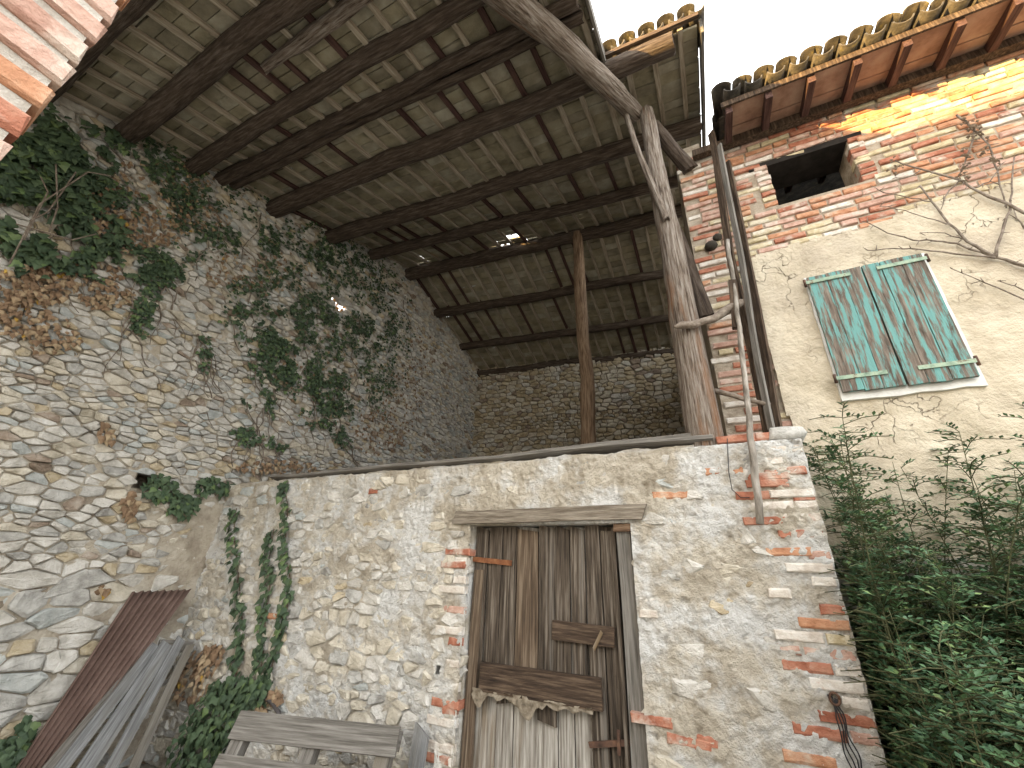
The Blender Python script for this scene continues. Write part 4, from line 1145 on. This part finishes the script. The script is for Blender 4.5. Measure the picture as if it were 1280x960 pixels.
def small_ivies():
    r = random.Random(19)
    def patch(name, lab, blobs, plane, N, cat='ivy', group=None, strands=(), size=.075, mats=None, dry=False, light=.08):
        c = plane(blobs[0][0], blobs[0][1]); t = thing(name, c, lab, cat, group); b = MB(); st = MB()
        for cx, cy, rx, ry, n, off in blobs:
            for i in range(n):
                a = r.uniform(0, 2*math.pi); q = math.sqrt(r.random())
                P = plane(cx+rx*q*math.cos(a), cy+ry*q*math.sin(a)) + Vector(N)*(.05+r.random()*off)
                d = r.random(); wall_leaf(b, P, N, r, size*r.uniform(.6, 1.15), 0 if d < .4 else 1 if d < 1-light else 2, dry)
        for q in strands:
            pts = []
            for a, c2 in zip(q, q[1:]):
                m_ = max(2, int(math.hypot(a[0]-c2[0], a[1]-c2[1])/2.4))
                for k in range(m_):
                    x, y = a[0]+(c2[0]-a[0])*k/m_, a[1]+(c2[1]-a[1])*k/m_
                    P0 = plane(x, y)+Vector(N)*.045; pts.append(P0)
                    for e in range(1 if r.random() < .6 else 2):
                        P = plane(x+r.uniform(-6, 6), y+r.uniform(-2, 2))+Vector(N)*(.05+.05*r.random()); d = r.random()
                        wall_leaf(b, P, N, r, size*r.uniform(.75, 1.2), 0 if d < .35 else 1 if d < .88 else 2, dry)
            if len(pts) > 1: st.tube(pts, .006, 5)
        tag(b.build('foliage', mats or ivy_m, t), kind='stuff')
        if st.v: st.build('stem', M_stem, t)
    fy = lambda x, y: onY(x, y, YF); lx = lambda x, y: onX(x, y, XL)
    g = 'ivy strands on the barn front'
    patch('ivy_strand', 'leftmost of three ivy strands climbing the barn front', [(302, 645, 4, 8, 6, .03)], fy, (0, -1, 0), group=g, strands=[((300, 636), (297, 668), (301, 700), (305, 740), (309, 790), (303, 830), (298, 858))])
    patch('ivy_strand', 'shortest, middle one of three ivy strands on the barn front', [(343, 672, 4, 6, 5, .03)], fy, (0, -1, 0), group=g, strands=[((347, 662), (341, 700), (343, 725), (337, 770), (336, 800), (330, 845), (322, 862))])
    patch('ivy_strand', 'rightmost and tallest of three ivy strands on the barn front', [(362, 612, 4, 8, 8, .03)], fy, (0, -1, 0), group=g, strands=[((361, 602), (364, 640), (360, 688), (368, 725), (362, 775), (350, 815), (340, 850), (322, 872))])
    patch('ivy_clump', 'ivy clump spreading at the wall foot beside the pallet', [(305, 862, 34, 20, 210, .10), (285, 895, 30, 30, 200, .16), (270, 930, 30, 30, 170, .2), (330, 862, 22, 16, 70, .1)], fy, (0, -1, 0))
    patch('ivy_patch', 'ivy patch around the dark hole near the wall corner', [(197, 610, 22, 18, 85, .07), (222, 632, 16, 16, 60, .07), (236, 628, 12, 10, 30, .05), (265, 608, 26, 13, 95, .08)], lx, (1, 0, 0))
    patch('ivy_patch', 'ivy at the bottom left edge beside the corrugated sheet', [(12, 940, 24, 26, 130, .15), (30, 905, 10, 14, 26, .08)], lambda x, y: onX(x, y, XL+.1), (1, 0, 0))
    patch('dry_leaf_cluster', 'cluster of dry tan leaves beside the tops of the grey planks', [(264, 824, 18, 18, 60, .05), (246, 852, 22, 24, 70, .05), (278, 812, 12, 9, 22, .04)], fy, (0, -1, 0), 'dry leaves', mats=dry_m, dry=True, size=.075, light=.03)
    patch('dry_leaf_cluster', 'small cluster of dry brown leaves above the pallet', [(350, 868, 12, 8, 34, .05), (338, 880, 6, 6, 10, .04)], fy, (0, -1, 0), 'dry leaves', mats=dry_m, dry=True, size=.075, light=.05)
    patch('dry_leaf_cluster', 'mass of dry brown leaves on the wall below the large ivy', [(40, 358, 52, 24, 190, .08), (25, 395, 38, 26, 100, .06), (130, 370, 34, 18, 70, .05), (60, 420, 40, 22, 60, .04), (110, 345, 40, 16, 60, .05)], lx, (1, 0, 0), 'dry leaves', mats=dry_m, dry=True, size=.062, light=.01)
    patch('dry_leaf_cluster', 'dry leaves clinging to the stones below the ivy hole patch', [(160, 632, 8, 18, 36, .05), (128, 735, 6, 6, 8, .05), (130, 540, 9, 16, 22, .04)], lx, (1, 0, 0), 'dry leaves', mats=dry_m, dry=True, size=.08, light=.02)
    patch('dry_vine', 'withered brown ivy among the green on the upper stone wall', [(165, 290, 60, 26, 190, .06), (230, 270, 60, 26, 120, .05), (290, 340, 36, 24, 70, .05), (200, 225, 70, 26, 110, .05), (120, 265, 30, 30, 60, .08), (350, 345, 40, 30, 60, .05), (400, 470, 60, 60, 90, .05)], lx, (1, 0, 0), 'creeper', mats=dry_m, dry=True, size=.055, light=.02)
    patch('dry_vine', 'dead brown creeper on the stone wall inside the loft', [(470, 540, 34, 28, 130, .05), (500, 500, 26, 40, 110, .05), (520, 450, 22, 40, 70, .05), (340, 583, 52, 8, 90, .07)], lx, (1, 0, 0), 'creeper', mats=[dry_m[1], dry_m[1], dry_m[0]], dry=True, size=.06, light=.1,
          strands=())
    patch('yellow_leaves', 'sunlit golden leaves seen through a hole in the stone wall', [(424, 383, 22, 17, 420, .08)], lambda x, y: onX(x, y, XL-.80), (-.6, -.7, .1), 'leaves', mats=[dry_m[2]]*3, size=.09)
small_ivies()

def shrub():
    r = random.Random(29)
    t = thing('shrub', (1.55, 3.0, 0), 'tall dense green shrub with small leaves beside the house wall', 'shrub')
    fo = MB(); stt = MB()
    def leaflet(P, d, n, L, mi):
        d = d.normalized(); s = d.cross(n)
        if s.length < 1e-3: return
        s.normalize(); w_ = L*.26; up = s.cross(d)
        fo.add([P, P+d*L*.5+s*w_+up*L*.06, P+d*L, P+d*L*.5-s*w_+up*L*.06], [(0, 1, 2), (0, 2, 3)], mi, False)
    for i in range(430):
        x = r.uniform(.70, 2.7) if i % 3 else r.uniform(.66, 1.35); y = r.uniform(2.35, 3.58)
        if i < 46: x = r.uniform(.75, 2.3); y = r.uniform(3.25, 3.6)
        tall = i < 40
        H = r.uniform(2.3, 3.15) if tall else (r.uniform(1.2, 2.35) if y > 3.1 else r.uniform(1.0, 2.2))
        if not tall and y < 2.8: H *= .9
        lean = Vector((r.gauss(0, .22), r.gauss(-.05, .18), 0)); pts = []
        n = 12
        for k in range(n+1):
            u = k/n; P = Vector((x, y, 0)) + Vector((0, 0, H*u*(1-.10*u))) + lean*(u*u*H*.55) + Vector((.03*math.sin(u*5+i), .03*math.cos(u*4+i*2), 0))
            P.y = min(P.y, YH-.09); P.x = max(P.x, .66); pts.append(P)
        stt.tube(pts, [.007*(1-.75*k/n) for k in range(n+1)], 5)
        ntw = int((40 if not tall else 42)*H/1.7)
        for q in range(ntw):
            u = r.uniform(.12, 1) if not tall else r.uniform(.3, 1); f = u*n; k = min(n-1, int(f)); P = pts[k].lerp(pts[k+1], f-k)
            a = r.uniform(0, 2*math.pi); d = Vector((math.cos(a), math.sin(a)*.9, r.uniform(.0, .9))).normalized()
            TL = r.uniform(.14, .36)*(1.1-.45*u) if not tall else r.uniform(.10, .28)*(1.25-.6*u)
            m_ = max(4, int(TL/.032)); E_ = P
            for w_ in range(m_):
                v = (w_+1)/m_; Q = P+d*TL*v+Vector((0, 0, -.25*TL*v*v))
                Q.y = min(Q.y, YH-.06); Q.x = max(Q.x, .60)
                dq = r.random(); mi = 0 if dq < .42 else 1 if dq < .9 else 2
                for s in (-1, 1):
                    sd = d.cross(Vector((0, 0, 1)))*s + d*.5 + Vector((0, 0, r.uniform(-.2, .5)))
                    nn = Vector((r.uniform(-.4, .4), r.uniform(-.6, .2), 1)); leaflet(Q, sd, nn, r.uniform(.022, .042), mi)
            stt.tube([P, P+d*TL*.5+Vector((0, 0, -.06*TL)), P+d*TL+Vector((0, 0, -.25*TL))], .0025, 4, caps=False)
    tag(fo.build('foliage', bush_m, t), kind='stuff'); tag(stt.build('stems', M_gstem, t), kind='stuff')
shrub()

def bare_vine():
    r = random.Random(31); y = YH-.055
    t = thing('bare_vine', onY(1280, 332, y), 'leafless grey vine branching over the plaster right of the attic window', 'vine')
    main = [[(1300,336),(1280,332),(1244,322),(1209,301),(1185,279),(1165,252),(1150,232)], [(1244,322),(1195,318),(1150,311),(1118,310),(1085,313)], [(1244,322),(1196,305),(1168,301),(1140,300),(1110,291),(1092,282),(1079,277)],
            [(1244,320),(1252,290),(1262,262),(1265,230),(1268,196)], [(1300,272),(1280,265),(1216,235),(1199,225),(1150,212),(1119,201)], [(1196,144),(1208,152),(1219,163),(1236,181),(1246,215),(1258,260)], [(1219,161),(1212,185),(1203,212),(1197,222)],
            [(1300,384),(1280,374),(1230,353),(1190,336)], [(1300,368),(1280,363),(1262,355),(1247,351)], [(1199,225),(1182,246),(1176,262)], [(1216,235),(1236,228),(1252,205)], [(1209,301),(1180,292),(1150,291)], [(1150,212),(1136,222),(1120,222)], [(1280,285),(1268,268),(1262,250)],
            [(1185,279),(1160,272),(1130,262),(1100,258)], [(1165,252),(1140,248),(1105,240),(1088,232)]]
    wid = [.014,.008,.008,.010,.013,.010,.009,.007,.006,.006,.006,.005,.005,.006,.005,.005]
    for q, w_ in zip(main, wid):
        pts = []; b = MB()
        for a, c in zip(q, q[1:]):
            for k in range(3): pts.append(onY(a[0]+(c[0]-a[0])*k/3+r.uniform(-1.2, 1.2), a[1]+(c[1]-a[1])*k/3+r.uniform(-1.2, 1.2), y-r.uniform(0, .02)))
        pts.append(onY(*q[-1], y)); m_ = len(pts)
        b.tube(pts, [w_*(1-.6*k/m_) for k in range(m_)], 6, 0, .15)
        for k in range(2, m_, 1):      # buds and short spurs
            if r.random() < .55:
                P = pts[k]; b.tube([P, P+Vector((r.uniform(-.05, .05), -.015, r.uniform(-.05, .05)))], [.005, .002], 4)
        b.build('stem', M_twig, t)
    b = MB()
    for cx, cy, n in ((1219,163,26), (1208,152,14), (1203,212,20), (1232,182,14), (1246,200,10), (1120,205,16), (1210,190,10)):
        for i in range(n):
            P = onY(cx+r.gauss(0, 5), cy+r.gauss(0, 6), y-.02-r.random()*.04); wall_leaf(b, P, (0, -1, 0), r, r.uniform(.018, .035), 1, True)
    tag(b.build('withered_buds', [dry_m[1], M_stem], t), kind='stuff')
bare_vine()

def litter():
    r = random.Random(37); b = MB()
    for i in range(900):
        x = r.uniform(XL+.1, .3); y = r.uniform(1.0, YF-.06); 
        P = Vector((x, y, .05*fbm((x, y, 0), .5)+.012+r.random()*.02)); d = r.random()
        leaf(b, P, (r.uniform(-.5, .5), r.uniform(-.5, .5), 1), (r.uniform(-1, 1), r.uniform(-1, 1), .1), r.uniform(.05, .09), 0 if d < .5 else 1, r, True)
    tag(b.build('leaf_litter', dry_m), 'fallen dry leaves on the ground along the walls', 'leaves', kind='stuff')
litter()
